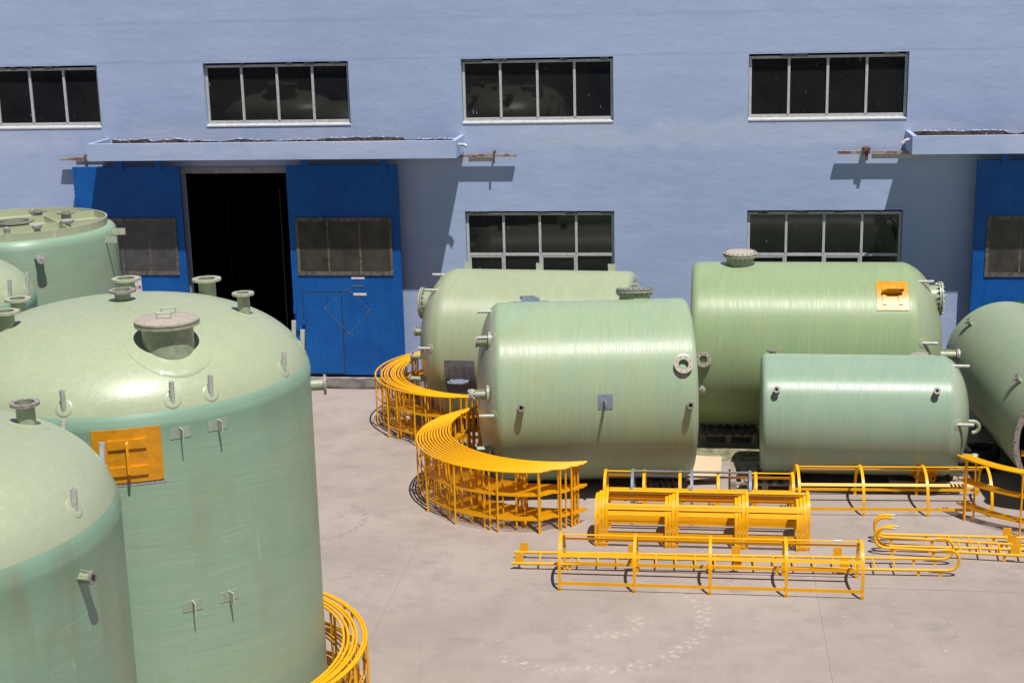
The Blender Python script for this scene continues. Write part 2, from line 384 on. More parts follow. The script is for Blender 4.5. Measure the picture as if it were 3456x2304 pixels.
# far apron behind the camera and to the sides
mb = MB()
for bx_ in ((-300, xs[0]-.01, -220, 31.985), (xs[-1]+.01, 300, -220, 31.985), (xs[0], xs[-1], -220, ys[0]-.01)): obj('outer_paving', MB().box(*bx_, -.03, -.002), M['ground'], ground, 0)
obj('slab', MB().box(xs[0], -2.62, ys[-1]+.004, 27.716, -.03, -.001), M['ground'], ground, 0)
mb = MB(); nx = 160
for i in range(nx+1):
    x = -2.6 + 34*i/nx
    mb.v += [(x, 26.755+random.uniform(0,.02), -.012), (x, 26.95+random.uniform(-.04,.04), .006+random.random()*.012), (x, 27.45+random.uniform(-.04,.04), .008+random.random()*.014), (x, 27.705-random.uniform(0,.02), -.012)]
for i in range(nx):
    for k in range(3): mb.f.append((i*4+k, (i+1)*4+k, (i+1)*4+k+1, i*4+k+1))
struct(obj('mossy_gutter', mb, M['moss'], None, 60))

# ---------------------------------------------------------------- factory building
WY = 32.0
bld = thing('factory_building', 'lilac blue rendered factory hall with strip windows and blue sliding doors', 'building', (-5, WY, 0))
BX = -5.0
def bp(name, mb, m, parent=None, smooth=0):
    """a part of the building, modelled in world coordinates"""
    if isinstance(mb, MB): mb.v = [(p[0]-BX, p[1]-WY, p[2]) for p in mb.v]
    return obj(name, mb, m, parent or bld, smooth)
UW = [(-16.76, -13.48), (-11.04, -7.76), (-5.28, -2.0), (0.85, 4.13), (6.9, 10.2)]
LW = [(-5.29, -2.0), (0.86, 4.13)]
UZ = (5.86, 7.22); LZ = (1.75, 3.92)
OPEN = [(-11.7, -7.0, .0, 4.93), (7.0, 11.7, .0, 4.93)]
holes = [(a, b, *UZ) for a, b in UW] + [(a, b, *LZ) for a, b in LW] + OPEN
X0, X1, Z1 = -34.0, 34.0, 11.0
gx = sorted({X0, X1} | {h[0] for h in holes} | {h[1] for h in holes}); gz = sorted({0.0, Z1} | {h[2] for h in holes} | {h[3] for h in holes})
mb = MB()
for i in range(len(gx)-1):
    for j in range(len(gz)-1):
        cx, cz = (gx[i]+gx[i+1])/2, (gz[j]+gz[j+1])/2
        if any(h[0] < cx < h[1] and h[2] < cz < h[3] for h in holes): continue
        mb.quad((gx[i],WY,gz[j]), (gx[i+1],WY,gz[j]), (gx[i+1],WY,gz[j+1]), (gx[i],WY,gz[j+1]))
DEP = .24
for (a, b, z0, z1) in holes:
    mb.quad((a,WY,z0),(a,WY,z1),(a,WY+DEP,z1),(a,WY+DEP,z0)); mb.quad((b,WY,z0),(b,WY+DEP,z0),(b,WY+DEP,z1),(b,WY,z1))
    mb.quad((a,WY,z1),(b,WY,z1),(b,WY+DEP,z1),(a,WY+DEP,z1))
    if z0 > .1: mb.quad((a,WY,z0),(a,WY+DEP,z0),(b,WY+DEP,z0),(b,WY,z0))
bp('wall', mb, M['wall'])
for bx_ in ((X0, X0+.3, WY+.001, WY+16), (X1-.3, X1, WY+.001, WY+16), (X0, X1, WY+16, WY+16.3)): bp('outer_wall', MB().box(*bx_, 0, Z1-.01), M['wall2'])
bp('roof', MB().box(X0+.05, X1-.05, WY+.3, WY+16, Z1-.3, Z1-.05), M['frame_d'])
for (a, b, z0, z1) in OPEN:
    h = MB()
    xa, xb, zc, yb = a-3.0, b+3.0, 6.4, WY+9
    h.quad((xa,WY+DEP+.01,.005),(xb,WY+DEP+.01,.005),(xb,yb,.005),(xa,yb,.005)); h.quad((xa,yb,0),(xb,yb,0),(xb,yb,zc),(xa,yb,zc))
    h.quad((xa,WY+DEP,0),(xa,yb,0),(xa,yb,zc),(xa,WY+DEP,zc)); h.quad((xb,WY+DEP,0),(xb,WY+DEP,zc),(xb,yb,zc),(xb,yb,0)); h.quad((xa,WY+DEP,zc),(xa,yb,zc),(xb,yb,zc),(xb,WY+DEP,zc))
    h.quad((xa,WY+DEP,0),(a,WY+DEP,0),(a,WY+DEP,zc),(xa,WY+DEP,zc)); h.quad((b,WY+DEP,0),(xb,WY+DEP,0),(xb,WY+DEP,zc),(b,WY+DEP,zc)); h.quad((a,WY+DEP,z1),(b,WY+DEP,z1),(b,WY+DEP,zc),(a,WY+DEP,zc))
    bp('hall_interior', h, M['inside'])
    for k in range(6):
        x = a+.3+random.random()*(b-a-.6); z_ = random.uniform(.0, 2.2)
        bp('hanging_strip', MB().box(x, x+random.uniform(.008, .02), WY+1.9+k*.02, WY+1.905+k*.02, z_, random.uniform(3.2, 4.8)), M['panel'])
    for k in range(3): bp('hall_column', MB().box(a+.9+k*1.5, a+1.1+k*1.5, WY+6, WY+6.2, 0, 6.3), M['kerb'])
# windows ------------------------------------------------------------
def window(a, b, z0, z1, lower):
    fy0, fy1 = WY+.10, WY+.16
    f = MB(); w_ = .055
    f.box(a+.01, a+.01+w_, fy0, fy1, z0+.01, z1-.05); f.box(b-.01-w_, b-.01, fy0, fy1, z0+.01, z1-.05)
    f.box(a+.01+w_, b-.01-w_, fy0+.003, fy1, z1-.05-w_, z1-.05); f.box(a+.01+w_, b-.01-w_, fy0+.003, fy1, z0+.02, z0+.02+w_+.02)
    ia, ib = a+.01+w_, b-.01-w_; n = 4; mw = .052
    zt = z1-.05-w_; zb = z0+.02+w_+.02
    ztr = 2.91
    pw = (ib-ia-3*mw)/4
    for k in range(1, 4):
        x = ia + k*pw + (k-1)*mw
        f.box(x, x+mw, fy0-.008, fy1-.01, ztr+.06 if lower else zb, zt)
        if lower:
            ww = mw*1.5 if k == 2 else mw*.9
            f.box(x, x+ww, fy0-.004, fy1-.01, zb, ztr)
    if lower: f.box(ia, ib, fy0-.002, fy1-.004, ztr, ztr+.06)
    fr = bp('window', f, M['trim'])
    for k in range(4):
        x = ia + k*(pw+mw); e = .006
        rows = [((ztr+.06) if lower else zb, zt)] + ([(zb, ztr)] if lower else [])
        for (p0, p1) in rows:
            tl = random.uniform(-.004, .004); yy = fy1-.03
            pm = MB().quad((x-e,yy+tl,p0-e),(x+pw+e,yy-tl,p0-e),(x+pw+e,yy-tl*.5,p1+e),(x-e,yy+tl*.5,p1+e))
            o = bp('pane', pm, M['glass'], bld, 0); o.parent = fr
        if lower:   # opening sash inside the lower row
            s_ = MB(); sw = .035; q0, q1 = zb, ztr
            if k % 2 == 0:
                s_.box(x+.002, x+sw, fy0+.004, fy0+.03, q0, q1-.002); s_.box(x+pw-sw, x+pw-.002, fy0+.004, fy0+.03, q0, q1-.002); s_.box(x+sw, x+pw-sw, fy0+.004, fy0+.03, q1-sw-.002, q1-.002); s_.box(x+sw, x+pw-sw, fy0+.004, fy0+.03, q0, q0+sw)
                o = bp('sash', s_, M['trim']); o.parent = fr
    # sloping sill with a sunlit edge
    s_ = MB().add([(a+.004,WY-.014,z0-.005),(b-.004,WY-.014,z0-.005),(b-.004,WY+.10,z0+.028),(a+.004,WY+.10,z0+.028),(a+.004,WY-.014,z0-.03),(b-.004,WY-.014,z0-.03),(b-.004,WY+.10,z0-.03),(a+.004,WY+.10,z0-.03)],
                  [(0,1,2,3),(4,7,6,5),(0,4,5,1),(1,5,6,2),(3,2,6,7),(0,3,7,4)])
    o = bp('sill', s_, M['trim']); o.parent = fr
    # flaking strip under the lintel
    l_ = MB(); x = a+.01
    while x < b-.05:
        l = random.uniform(.05, .30)
        if random.random() < .4: l_.box(x, min(x+l, b-.01), WY+.06, WY+.098, z1-.05-random.uniform(.008,.03), z1-.004)
        x += l
    if l_.v: o = bp('flaked_head', l_, M['broken']); o.parent = fr
    return fr
for (a, b) in UW: window(a, b, *UZ, False)
for (a, b) in LW: window(a, b, *LZ, True)
# canopies -----------------------------------------------------------
def canopy(c1, c2):
    y0 = WY-1.09; zb, zt = 5.22, 5.59; th = .09
    m_ = MB()
    m_.box(c1, c2, y0, y0+th, zb, zt)
    m_.box(c1, c1+th, y0+th, WY-.002, zb+.002, zt+.004); m_.box(c2-th, c2, y0+th, WY-.002, zb+.002, zt+.004)
    m_.box(c1+th, c2-th, y0+th, WY-.002, zb+.003, zb+.09)
    cn = bp('canopy', m_, M['wall2'])
    d = MB(); nx_ = 60; rows = 5
    for i in range(nx_+1):
        for j in range(rows):
            d.v.append((c1+th+(c2-c1-2*th)*i/nx_, y0+th+(1.09-th-.01)*j/(rows-1), zb+.095+random.random()*.05+.06*j/(rows-1)))
    for i in range(nx_):
        for j in range(rows-1): d.f.append((i*rows+j, (i+1)*rows+j, (i+1)*rows+j+1, i*rows+j+1))
    o = bp('tray_dirt', d, M['dirt'], None, 60); o.parent = cn
    # torn render where the tray meets the wall
    t_ = MB(); n_ = 150; top = []; hh = .10
    for i in range(n_+1):
        hh += random.uniform(-.014, .014); hh = min(max(hh, .05), .12)
        if random.random() < .03: hh = random.choice([.05, .08, .11])
        top.append((c1+th+.05+(c2-c1-2*th-.1)*i/n_, 5.455+hh))
    for i in range(n_):
        (xa, za), (xb, zb_) = top[i], top[i+1]
        t_.add([(xa,WY-.004,5.30),(xb,WY-.004,5.30),(xb,WY-.004,zb_),(xa,WY-.004,za)], [(0,1,2,3)])
    o = bp('torn_render', t_, M['dirt']); o.parent = cn
    t_ = MB()
    for i in range(n_):
        (xa, za), (xb, zb_) = top[i], top[i+1]
        if random.random() < .30:
            e = random.uniform(.01, .03)
            t_.add([(xa,WY-.005,za-e*random.random()),(xb,WY-.005,zb_-e*random.random()),(xb,WY-.014,zb_+.008),(xa,WY-.014,za+.008),(xb,WY-.003,zb_+.03),(xa,WY-.003,za+.03)], [(0,1,2,3),(3,2,4,5)])
    o = bp('render_lip', t_, M['wall']); o.parent = cn
    t_ = MB()
    for k in range(26):
        x = random.uniform(c1+.3, c2-.3); l = random.uniform(.02, .09); z = 5.50+random.uniform(0,.04)
        t_.box(x, x+random.uniform(.006,.02), WY-.012, WY-.006, z-l, z)
    o = bp('paint_drip', t_, M['trim']); o.parent = cn
    return cn
cl = canopy(-13.41, -5.26); cr = canopy(4.12, 12.6)
o = bp('drain_spout', MB().tube([(-5.27, 31.25, 5.47), (-5.13, 31.22, 5.47), (-5.07, 31.2, 5.43)], .036, 10), M['trim']); o.parent = cl
o = bp('drain_spout', MB().tube([(4.13, 31.25, 5.49), (4.01, 31.22, 5.47), (3.95, 31.2, 5.40)], .036, 10), M['trim']); o.parent = cr
# door tracks ----------------------------------------------------------
def track(xa, xb, ends):
    m_ = MB().box(xa, xb, 31.80, 31.90, 5.135, 5.195)
    t_ = bp('door_track', m_, M['rust'])
    for (p, q) in ends:
        o = bp('track_plate', MB().box(p, q, 31.845, 31.86, 5.03, 5.122), M['trim']); o.parent = t_
    return t_
t1 = track(-14.44, -4.09, [(-14.1, -13.42), (-5.15, -4.62)])
for x in (-13.85, -4.58): o = bp('track_bracket', MB().box(x-.02, x+.02, 31.785, 31.799, 5.0, 5.235).box(x-.02, x+.02, 31.785, 31.995, 5.235, 5.26), M['rust2']); o.parent = t1
t2 = track(2.72, 13.5, [(3.42, 4.4)])
o = bp('track_bracket', MB().box(3.24, 3.38, 31.74, 31.99, 5.20, 5.27).box(3.28, 3.34, 31.78, 31.80, 5.0, 5.2), M['rust2']); o.parent = t2
# long steel angle fixed above the doors under the canopies
# sliding door leaves ---------------------------------------------------
DY0, DY1 = 31.66, 31.74
def leaf(x0, x1, hangers, panel, npane, pmat, zt=5.0, zb=.26):
    m_ = MB().box(x0, x1, DY0, DY1, zb, zt)
    for k in range(1, 9):
        x = x0 + (x1-x0)*k/9.0; m_.box(x-.004, x+.004, DY0-.003, DY0, zb+.02, 2.5)
    lf = bp('door_leaf', m_, M['blue'])
    for x in hangers: o = bp('hanger', MB().box(x-.075, x+.075, DY0-.03, DY0-.002, zt-.10, 5.18).box(x-.05, x+.05, DY0-.002, DY1, zt, 5.12), M['blue']); o.parent = lf
    pa, pb = panel; p0, p1 = 2.55, 3.85; bw = .085
    o = bp('batten', MB().box(pa, pb, DY0-.024, DY0-.001, p1-bw, p1), M['pframe']); o.parent = lf
    o = bp('batten', MB().box(pa, pb, DY0-.024, DY0-.001, p0, p0+bw), M['pframe']); o.parent = lf
    o = bp('batten', MB().box(pa, pa+bw*.8, DY0-.022, DY0-.001, p0+bw, p1-bw), M['pframe']); o.parent = lf
    o = bp('batten', MB().box(pb-bw*.6, pb, DY0-.022, DY0-.001, p0+bw, p1-bw), M['pframe']); o.parent = lf
    wdt = (pb-pa)/npane
    for k in range(npane):
        o = bp('plastic_pane', MB().box(pa+k*wdt+.004, pa+(k+1)*wdt-.004, DY0-.012, DY0-.002, p0+.04, p1-.04), pmat); o.parent = lf
        if k: o = bp('pane_strip', MB().box(pa+k*wdt-.02, pa+k*wdt+.02, DY0-.017, DY0-.0125, p0+.06, p1-.06), M['pframe']); o.parent = lf
    return lf
lfL = leaf(-14.12, -11.63, (-13.0, -12.1), (-13.75, -11.8), 3, M['panel2'])
lfR = leaf(-9.2, -6.7, (-8.75, -7.0), (-9.05, -6.88), 3, M['panel'])
lf2 = leaf(5.55, 8.05, (6.1, 7.6), (5.8, 7.9), 3, M['panel'])
# jamb of the opening
bp('jamb', MB().box(-11.74, -11.66, WY-.03, WY+.05, 0, 4.93).box(-11.66, -7.0, WY-.03, WY+.05, 4.80, 4.935), M['frame_d'])
# wicket door in the right leaf
wk = MB().box(-8.97, -8.10, DY0-.010, DY0+.01, .29, 2.16)
o = bp('wicket_gap', MB().box(-8.99, -8.08, DY0-.004, DY0+.005, .262, 2.18), M['hole']); o.parent = lfR
o = bp('wicket_door', wk, M['blue']); o.parent = lfR
o = bp('latch', MB().box(-9.14, -9.02, DY0-.05, DY0-.002, 1.30, 1.40).box(-9.0, -8.93, DY0-.035, DY0-.011, 1.42, 1.52), M['blue']); o.parent = lfR
o = bp('latch', MB().box(-9.2, -9.13, DY0-.05, DY0-.002, 1.68, 1.85), M['blue']); o.parent = lfR
def tape(x0, z0, x1, z1, wd=.016):
    d = Vector((x1-x0, 0, z1-z0)); L = d.length; d.normalize(); n_ = Vector((-d.z, 0, d.x)); c = Vector(((x0+x1)/2, DY0-(.0112 if (x0+x1)/2 < -8.10 else .0042), (z0+z1)/2))
    o = bp('tape_mark', MB().obox(c, d, Vector((0,1,0)), n_, L/2, .0008, wd/2), M['tape']); o.parent = lfR
for (a, b, c, d) in ((-7.93,2.24,-7.47,1.78), (-7.47,1.70,-7.93,1.24), (-8.01,1.27,-8.44,1.76), (-8.45,1.84,-8.18,2.06), (-8.09,2.10,-7.99,2.20)): tape(a, b, c, d)
for (a, b, c, d) in ((-8.02,2.19,-7.88,2.26), (-7.52,1.70,-7.41,1.79), (-8.0,1.25,-7.86,1.17), (-8.50,1.83,-8.40,1.74)): tape(a, b, c, d, .034)
for (x, z) in ((-7.69, 2.49), (-7.66, 2.12)):
    o = bp('paper_strip', MB().box(x-.15, x+.15, DY0-.008, DY0-.004, z-.028, z+.028), M['white']); o.parent = lfR
o = bp('paper_strip', MB().box(-7.82, -7.55, DY0-.008, DY0-.004, 2.29, 2.33), M['tape']); o.parent = lfR
# threshold kerb under the door and a dark strip shaped as the curved shadow below
bp('threshold_kerb', MB().box(-12.2, -6.25, 31.56, WY+.3, -.01, .20), M['kerb']); bp('threshold_kerb', MB().box(5.2, 12.2, 31.56, WY+.3, -.01, .20), M['kerb'])
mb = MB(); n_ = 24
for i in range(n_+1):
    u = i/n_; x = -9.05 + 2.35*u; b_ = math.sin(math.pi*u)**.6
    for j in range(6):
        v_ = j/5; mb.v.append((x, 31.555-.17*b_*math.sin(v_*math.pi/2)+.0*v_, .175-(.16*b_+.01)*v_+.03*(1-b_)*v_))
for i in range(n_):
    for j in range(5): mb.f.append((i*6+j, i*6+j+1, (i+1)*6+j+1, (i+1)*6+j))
bp('kerb_shade_strip', mb, M['kerb_shade'], None, 60)

# ---------------------------------------------------------------- workshop across the yard, behind the camera (mirrored in the windows)
ob = thing('opposite_workshop', 'grey workshop across the yard, seen only as a reflection in upper windows', 'building', (-4, -16, 0))
obj('wall', MB().box(-46, 50, -14, 0, 0, 9.5), M['kerb'], ob, 0)
obj('roof', MB().box(-46.4, 50.4, -14.4, .5, 9.5, 9.9), M['rust2'], ob, 0)
for k in range(12):
    x = -40+7.4*k; wf = obj('window', MB().box(x, x+3.2, .0, .05, 4.6, 6.2), M['trim'], ob, 0); obj('pane', MB().box(x+.08, x+3.12, .051, .06, 4.68, 6.12), M['glass'], wf, 0)
for k in range(5): x = -34+16*k; obj('door', MB().box(x, x+4.4, .0, .08, 0, 4.2), M['blue'], ob, 0)

# ---------------------------------------------------------------- signs
def text_mesh(body, size, m_, loc, parent, ext=.001):
    cu = bpy.data.curves.new('lettering', 'FONT'); cu.body = body; cu.size = size; cu.extrude = ext
    tmp = bpy.data.objects.new('lettering_tmp', cu); col.objects.link(tmp)
    dg = bpy.context.evaluated_depsgraph_get(); me = bpy.data.meshes.new_from_object(tmp.evaluated_get(dg))
    bpy.data.objects.remove(tmp)
    me.materials.clear(); me.materials.append(m_)
    o = bpy.data.objects.new('lettering', me); col.objects.link(o); o.parent = parent
    o.location = loc; o.rotation_euler = (R(90), 0, 0); return o
sg = thing('safety_sign', 'white paper safety notice with red and blue characters hanging on left door leaf', 'sign', (-12.93, DY0-.02, 2.16))
obj('board', MB().box(-.215, .215, -.004, .004, 0, .36), M['white'], sg, 0)
text_mesh('安全生产', .105, M['navy'], (-.205, -.006, .235), sg); text_mesh('人人有责', .105, M['red'], (-.205, -.006, .06), sg)
obj('hanging_cord', MB().tube([(.2,0,.35),(.205,0,.42)], .003, 6).tube([(-.2,0,.35),(-.2,0,.42)], .003, 6), M['hole'], sg)
sg = thing('nameplate_sign', 'sign board with green heading band on right edge sliding door', 'sign', (6.95, DY0-.02, 1.40))
obj('board', MB().box(-.48, .48, -.006, .006, 0, .47), M['white'], sg, 0)
obj('heading_band', MB().box(-.48, .48, -.006, .006, .472, .64), M['sgreen'], sg, 0)
text_mesh('衡水市', .085, M['white'], (-.42, -.008, .52), sg)

# ---------------------------------------------------------------- tank kit
TM = {}
def basis(d):
    d = Vector(d).normalized(); t = Vector((0,0,1)) if abs(d.z) < .9 else Vector((1,0,0))
    a = d.cross(t).normalized(); return d, a, d.cross(a).normalized()
def nozzle(root, o, d, pr, L, fr, ft=.028, fm='fl_brown', gus=0, cap=None, holes=8, pad=0.0, sink=.12, bolts=False, padm=None, name='nozzle'):
    """stub pipe o + d*L with flange; flange, cover, bolts are sub-parts"""
    o = Vector(o); d, a, b = basis(d)
    wl = max(.008, pr*.12)
    m_ = MB().lathe([(pr,-sink),(pr,L),(pr-wl,L),(pr-wl,-sink*.5),(.001,-sink*.5)], 28, o, d)
    for g in range(gus):
        th = 2*math.pi*g/gus + math.pi/2; rd = a*math.cos(th)+b*math.sin(th); tt = d.cross(rd)
        q = [o+rd*pr*.95-d*.02, o+rd*(fr*1.0)-d*.02, o+rd*(fr*.98)+d*.015, o+rd*(fr*.80)+d*L*.97, o+rd*pr*.95+d*L*.97]
        vs = [p+tt*.006 for p in q]+[p-tt*.006 for p in q]
        m_.add(vs, [(0,1,2,3,4),(9,8,7,6,5)]+[(i,(i+5),(i+1)%5+5,(i+1)%5) for i in range(5)])
    pipe = obj(name, m_, M['pipe'], root, 40)
    f_ = MB().lathe([(pr-wl*.9,L-ft),(fr,L-ft),(fr,L),(pr-wl*.9,L)], 32, o, d, True)
    obj('flange', f_, M[fm], pipe, 30)
    if holes and fr > .09:
        h = MB(); rc = (pr+fr)/2
        for k in range(holes):
            th = 2*math.pi*(k+.5)/holes; c = o + (a*math.cos(th)+b*math.sin(th))*rc
            h.cyl(c+d*(L-.001), c+d*(L+.0022), max(.007, (fr-pr)*.16), 8)
        obj('bolt_hole', h, M['dot' if fm != 'fl_tan' else 'hole'], pipe, 0)
    if bolts:
        h = MB(); rc = (pr+fr)/2; n_ = bolts
        for k in range(n_):
            th = 2*math.pi*(k+.5)/n_; c = o + (a*math.cos(th)+b*math.sin(th))*rc
            h.cyl(c+d*(L-ft-.035), c+d*(L+.06), .010, 6); h.cyl(c+d*(L+.03), c+d*(L+.047), .018, 6); h.cyl(c+d*(L-ft-.022), c+d*(L-ft-.003), .018, 6)
        obj('bolt', h, M['steel'], pipe, 0)
    if cap:
        c_ = MB().lathe([(.001,L+.004),(fr,L+.004),(fr,L+.004+ft*.9),(fr*.8,L+.006+ft*.9),(.001,L+.012+ft)], 32, o, d)
        obj('cover', c_, M[cap], pipe, 30)
    if pad:
        obj('reinforcing_pad', MB().lathe([(pr*.9,.004),(pad*.94,.004),(pad,-.004),(pad,-.05)], 32, o, d), TM[root.name][1], root, 40)
    return pipe
def manhole(root, o, d, nr, L, lr, m_neck='pipe', nb=20, handles=True, hx=None, lidm='fl_tan', loose=False, pad=0., padm=None):
    o = Vector(o); d, a, b = basis(d)
    if hx: a = (Vector(hx)-d*Vector(hx).dot(d)).normalized(); b = d.cross(a)
    nk = obj('manhole', MB().lathe([(nr,-.30),(nr,L-.03),(lr,L-.03),(lr,L),(nr*.95,L)], 48, o, d), M[m_neck], root, 40)
    lid = MB().lathe([(lr*.985,L+.010),(lr,L+.012),(lr,L+.034),(lr*.80,L+.040),(lr*.55,L+.058),(.001,L+.066)], 48, o, d)
    obj('lid', lid, M[lidm], nk, 25)
    h = MB(); rc = (nr+lr)*.5
    for k in range(nb):
        th = 2*math.pi*(k+.5)/nb; c = o + (a*math.cos(th)+b*math.sin(th))*rc
        if loose: h.cyl(c+d*(L+.034), c+d*(L+.040), .010, 6)
        else:
            h.cyl(c+d*(L-.075), c+d*(L+.062), .009, 6); h.cyl(c+d*(L+.036), c+d*(L+.05), .019, 6); h.cyl(c+d*(L-.052), c+d*(L-.033), .019, 6)
    obj('bolt', h, M['steel' if not loose else 'fl_brown'], nk, 0)
    if handles:
        for sgn in ((-1, 1) if loose else (0,)):
            c = o + b*(lr*.36*sgn) + d*(L+.05); hw = lr*.22; hh = .075
            obj('handle', MB().tube([c-a*hw-d*.02, c-a*hw+d*hh, c+a*hw+d*hh, c+a*hw-d*.02], .011, 6), M['bracket'], nk, 40)
    if pad: obj('reinforcing_pad', MB().lathe([(nr*.9,.02),(nr*1.15,.004),(pad*.95,-.03),(pad,-.05),(pad,-.09)], 48, o, d), TM[root.name][0], root, 40)
    return nk
def stub(root, o, d, L=.2, r=.029, nrm=None, padr=.095, padm=None):
    o = Vector(o); d = Vector(d).normalized()
    nr_ = Vector(nrm).normalized() if nrm is not None else d
    st = obj('lifting_stub', MB().lathe([(r,-.08),(r,L),(r*.6,L),(r*.6,L-.05),(.001,L-.05)], 16, o, d), M['lugpipe'], root, 40)
    obj('stub_pad', MB().lathe([(.001,.004),(padr*.7,.0035),(padr*.9,.001),(padr,-.006),(padr,-.03)], 24, o, nr_), TM[root.name][1], st, 40)
    return st

def vtank(name, label, loc, r, zs, b, n, shell_m, dome_m, group, rz=0.0):
    t_ = thing(name, label, 'tank', loc, rz, group)
    pr = [(0.001, 0.0), (r, 0.0)] + [(r, zs*k/12) for k in range(1, 13)]
    def zd(rho): return zs + b*math.sqrt(max(0.0, 1-(rho/r)**n))
    rs = .9855*r
    for k in range(1, 7):
        rho = r - (r-rs)*(k/6)**2; pr.append((rho+.006*(1 if k < 6 else 0), zd(rho)))
    obj('shell', MB().lathe(pr, 128), shell_m, t_, 50)
    dp = []
    for k in range(0, 9): rho = r - (r-rs)*(1-k/8)**1.5 * 0 - (r-rs)*(k/8)**2; dp.append((rho-.002, zd(rho)-.002))
    for k in range(1, 41): rho = rs*(1-(k/40)); dp.append((max(rho, .001), zd(rho)))
    obj('dome', MB().lathe(dp, 128), dome_m, t_, 60); TM[t_.name] = (shell_m, dome_m)
    return t_, zd
def vpos(r, az, z): a = R(az); return Vector((r*math.sin(a), -r*math.cos(a), z))
def vdir(az): a = R(az); return Vector((math.sin(a), -math.cos(a), 0))
def vpatch(root, r, az0, az1, z0, z1, off, m_, name='patch_plate', n=10):
    mb = MB()
    for k in range(n+1):
        az = az0+(az1-az0)*k/n
        for (rr, z) in ((r-.03, z0), (r+off, z0), (r+off, z1), (r-.03, z1)): mb.v.append(tuple(vpos(rr, az, z)))
    for k in range(n):
        for i in range(4): mb.f.append((k*4+i, (k+1)*4+i, (k+1)*4+(i+1)%4, k*4+(i+1)%4))
    mb.f += [(0,1,2,3), (n*4+3, n*4+2, n*4+1, n*4)]
    return obj(name, mb, m_, root, 30)
def vclip(root, r, az, z):
    c = obj('ladder_clip', MB().add(*clipmesh(r, az, z)), M['bracket'], root, 30)
    p = vpatch(root, r, az-3.0, az+3.0, z-.058, z+.058, .005, M['clip'], 'clip_pad', 4); p.parent = c
def clipmesh(r, az, z):
    d = vdir(az); t = Vector((-d.y, d.x, 0)); o = vpos(r-.01, az, z); L = .115
    q = [o-Vector((0,0,.06)), o+d*L-Vector((0,0,.06)), o+d*L+Vector((0,0,.06)), o+Vector((0,0,.06))]
    vs = [p+t*.006 for p in q]+[p-t*.006 for p in q]
    return vs, [(0,1,2,3),(7,6,5,4)]+[(i,i+4,(i+1)%4+4,(i+1)%4) for i in range(4)]
def liftplate(root, r, az, z, w, h, fin=.11, m_='patch'):
    """square laminate patch with two wrapped bars and a vertical lifting fin"""
    da = math.degrees(w/2/r)
    p = vpatch(root, r, az-da, az+da, z-h/2, z+h/2, .012, M[m_], 'lifting_pad')
    for zz in (z+h*.22, z-h*.28):
        b_ = vpatch(root, r+.010, az-da*.55, az+da*.55, zz-h*.085, zz+h*.085, .020, M[m_], 'bar_hump', 6); b_.parent = p
    d = vdir(az); t = Vector((-d.y, d.x, 0)); o = vpos(r, az, z)
    q = [o+d*.01+Vector((0,0,h*.30)), o+d*fin*.55+Vector((0,0,h*.24)), o+d*fin+Vector((0,0,-h*.30)), o+d*.01+Vector((0,0,-h*.36))]
    vs = [v+t*.013 for v in q]+[v-t*.013 for v in q]
    f_ = obj('lifting_fin', MB().add(vs, [(0,1,2,3),(7,6,5,4)]+[(i,i+4,(i+1)%4+4,(i+1)%4) for i in range(4)]), M[m_], p, 30)

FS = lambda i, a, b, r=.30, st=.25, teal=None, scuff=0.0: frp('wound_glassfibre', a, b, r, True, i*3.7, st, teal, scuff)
FD = lambda i, a, b, r=.31: frp('laid_glassfibre', a, b, r, False, i*3.7, .12)
G_A, G_A2 = (.315, .435, .305), (.270, .410, .295)
D_A, D_A2 = (.405, .460, .305), (.375, .445, .290)
GV = 'standing glassfibre tanks'
def dome_stub(t_, zd, r, az, L=.2, rho=.965):
    p = vpos(r*rho, az, zd(r*rho)); g_ = (zd(r*rho-.03)-zd(r*rho+.03))/.06; n_ = vdir(az)*g_+Vector((0,0,1))
    stub(t_, p, Vector((0,0,1)) + vdir(az)*.06, L, .028, n_, .095)
# big domed tank in the foreground
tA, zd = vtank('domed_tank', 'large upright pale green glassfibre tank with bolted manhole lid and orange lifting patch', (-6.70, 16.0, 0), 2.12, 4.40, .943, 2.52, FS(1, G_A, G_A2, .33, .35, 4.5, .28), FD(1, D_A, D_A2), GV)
U = Vector((0,0,1))
def dome_pad(t_, zd, cx, cy, r0, r1, th=.010):
    mb = MB(); nr_, na = 6, 56
    for i in range(nr_+2):
        rr = r0+(r1-r0)*min(i, nr_)/nr_
        for k in range(na):
            a = 2*math.pi*k/na; x, y = cx+rr*math.cos(a), cy+rr*math.sin(a); mb.v.append((x, y, zd(math.hypot(x, y))+(th if i < nr_ else (.6*th if i == nr_ else -.01))))
    for i in range(nr_+1):
        for k in range(na): mb.f.append((i*na+k, i*na+(k+1)%na, (i+1)*na+(k+1)%na, (i+1)*na+k))
    return obj('reinforcing_pad', mb, TM[t_.name][1], t_, 50)
def dn(x, y, *a, **k):
    pd = k.pop('pad', 0)
    nozzle(tcur, (x, y, zdc(math.hypot(x, y))), U, *a, **k)
    if pd: dome_pad(tcur, zdc, x, y, a[0]*.9, pd, .006)
tcur, zdc = tA, zd
dn(-.02, .12, .092, .13, .155, fm='fl_brown', pad=.2); dn(-.50, 1.42, .105, .23, .178, fm='fl_green', pad=.2); dn(.56, 1.38, .105, .23, .178, fm='fl_green', pad=.2)
dn(1.36, .32, .072, .24, .128, fm='fl_green', pad=.16); dn(-1.05, -.72, .09, .20, .155, fm='fl_green', pad=.2); dn(-1.5, .5, .09, .20, .155, fm='fl_green')
manhole(tA, (.955, -1.09, zd(1.449)), U, .274, .235, .347, nb=10, hx=(1, .15, 0), loose=True, lidm='fl_tan')
dome_pad(tA, zd, .955, -1.09, .2, .46)
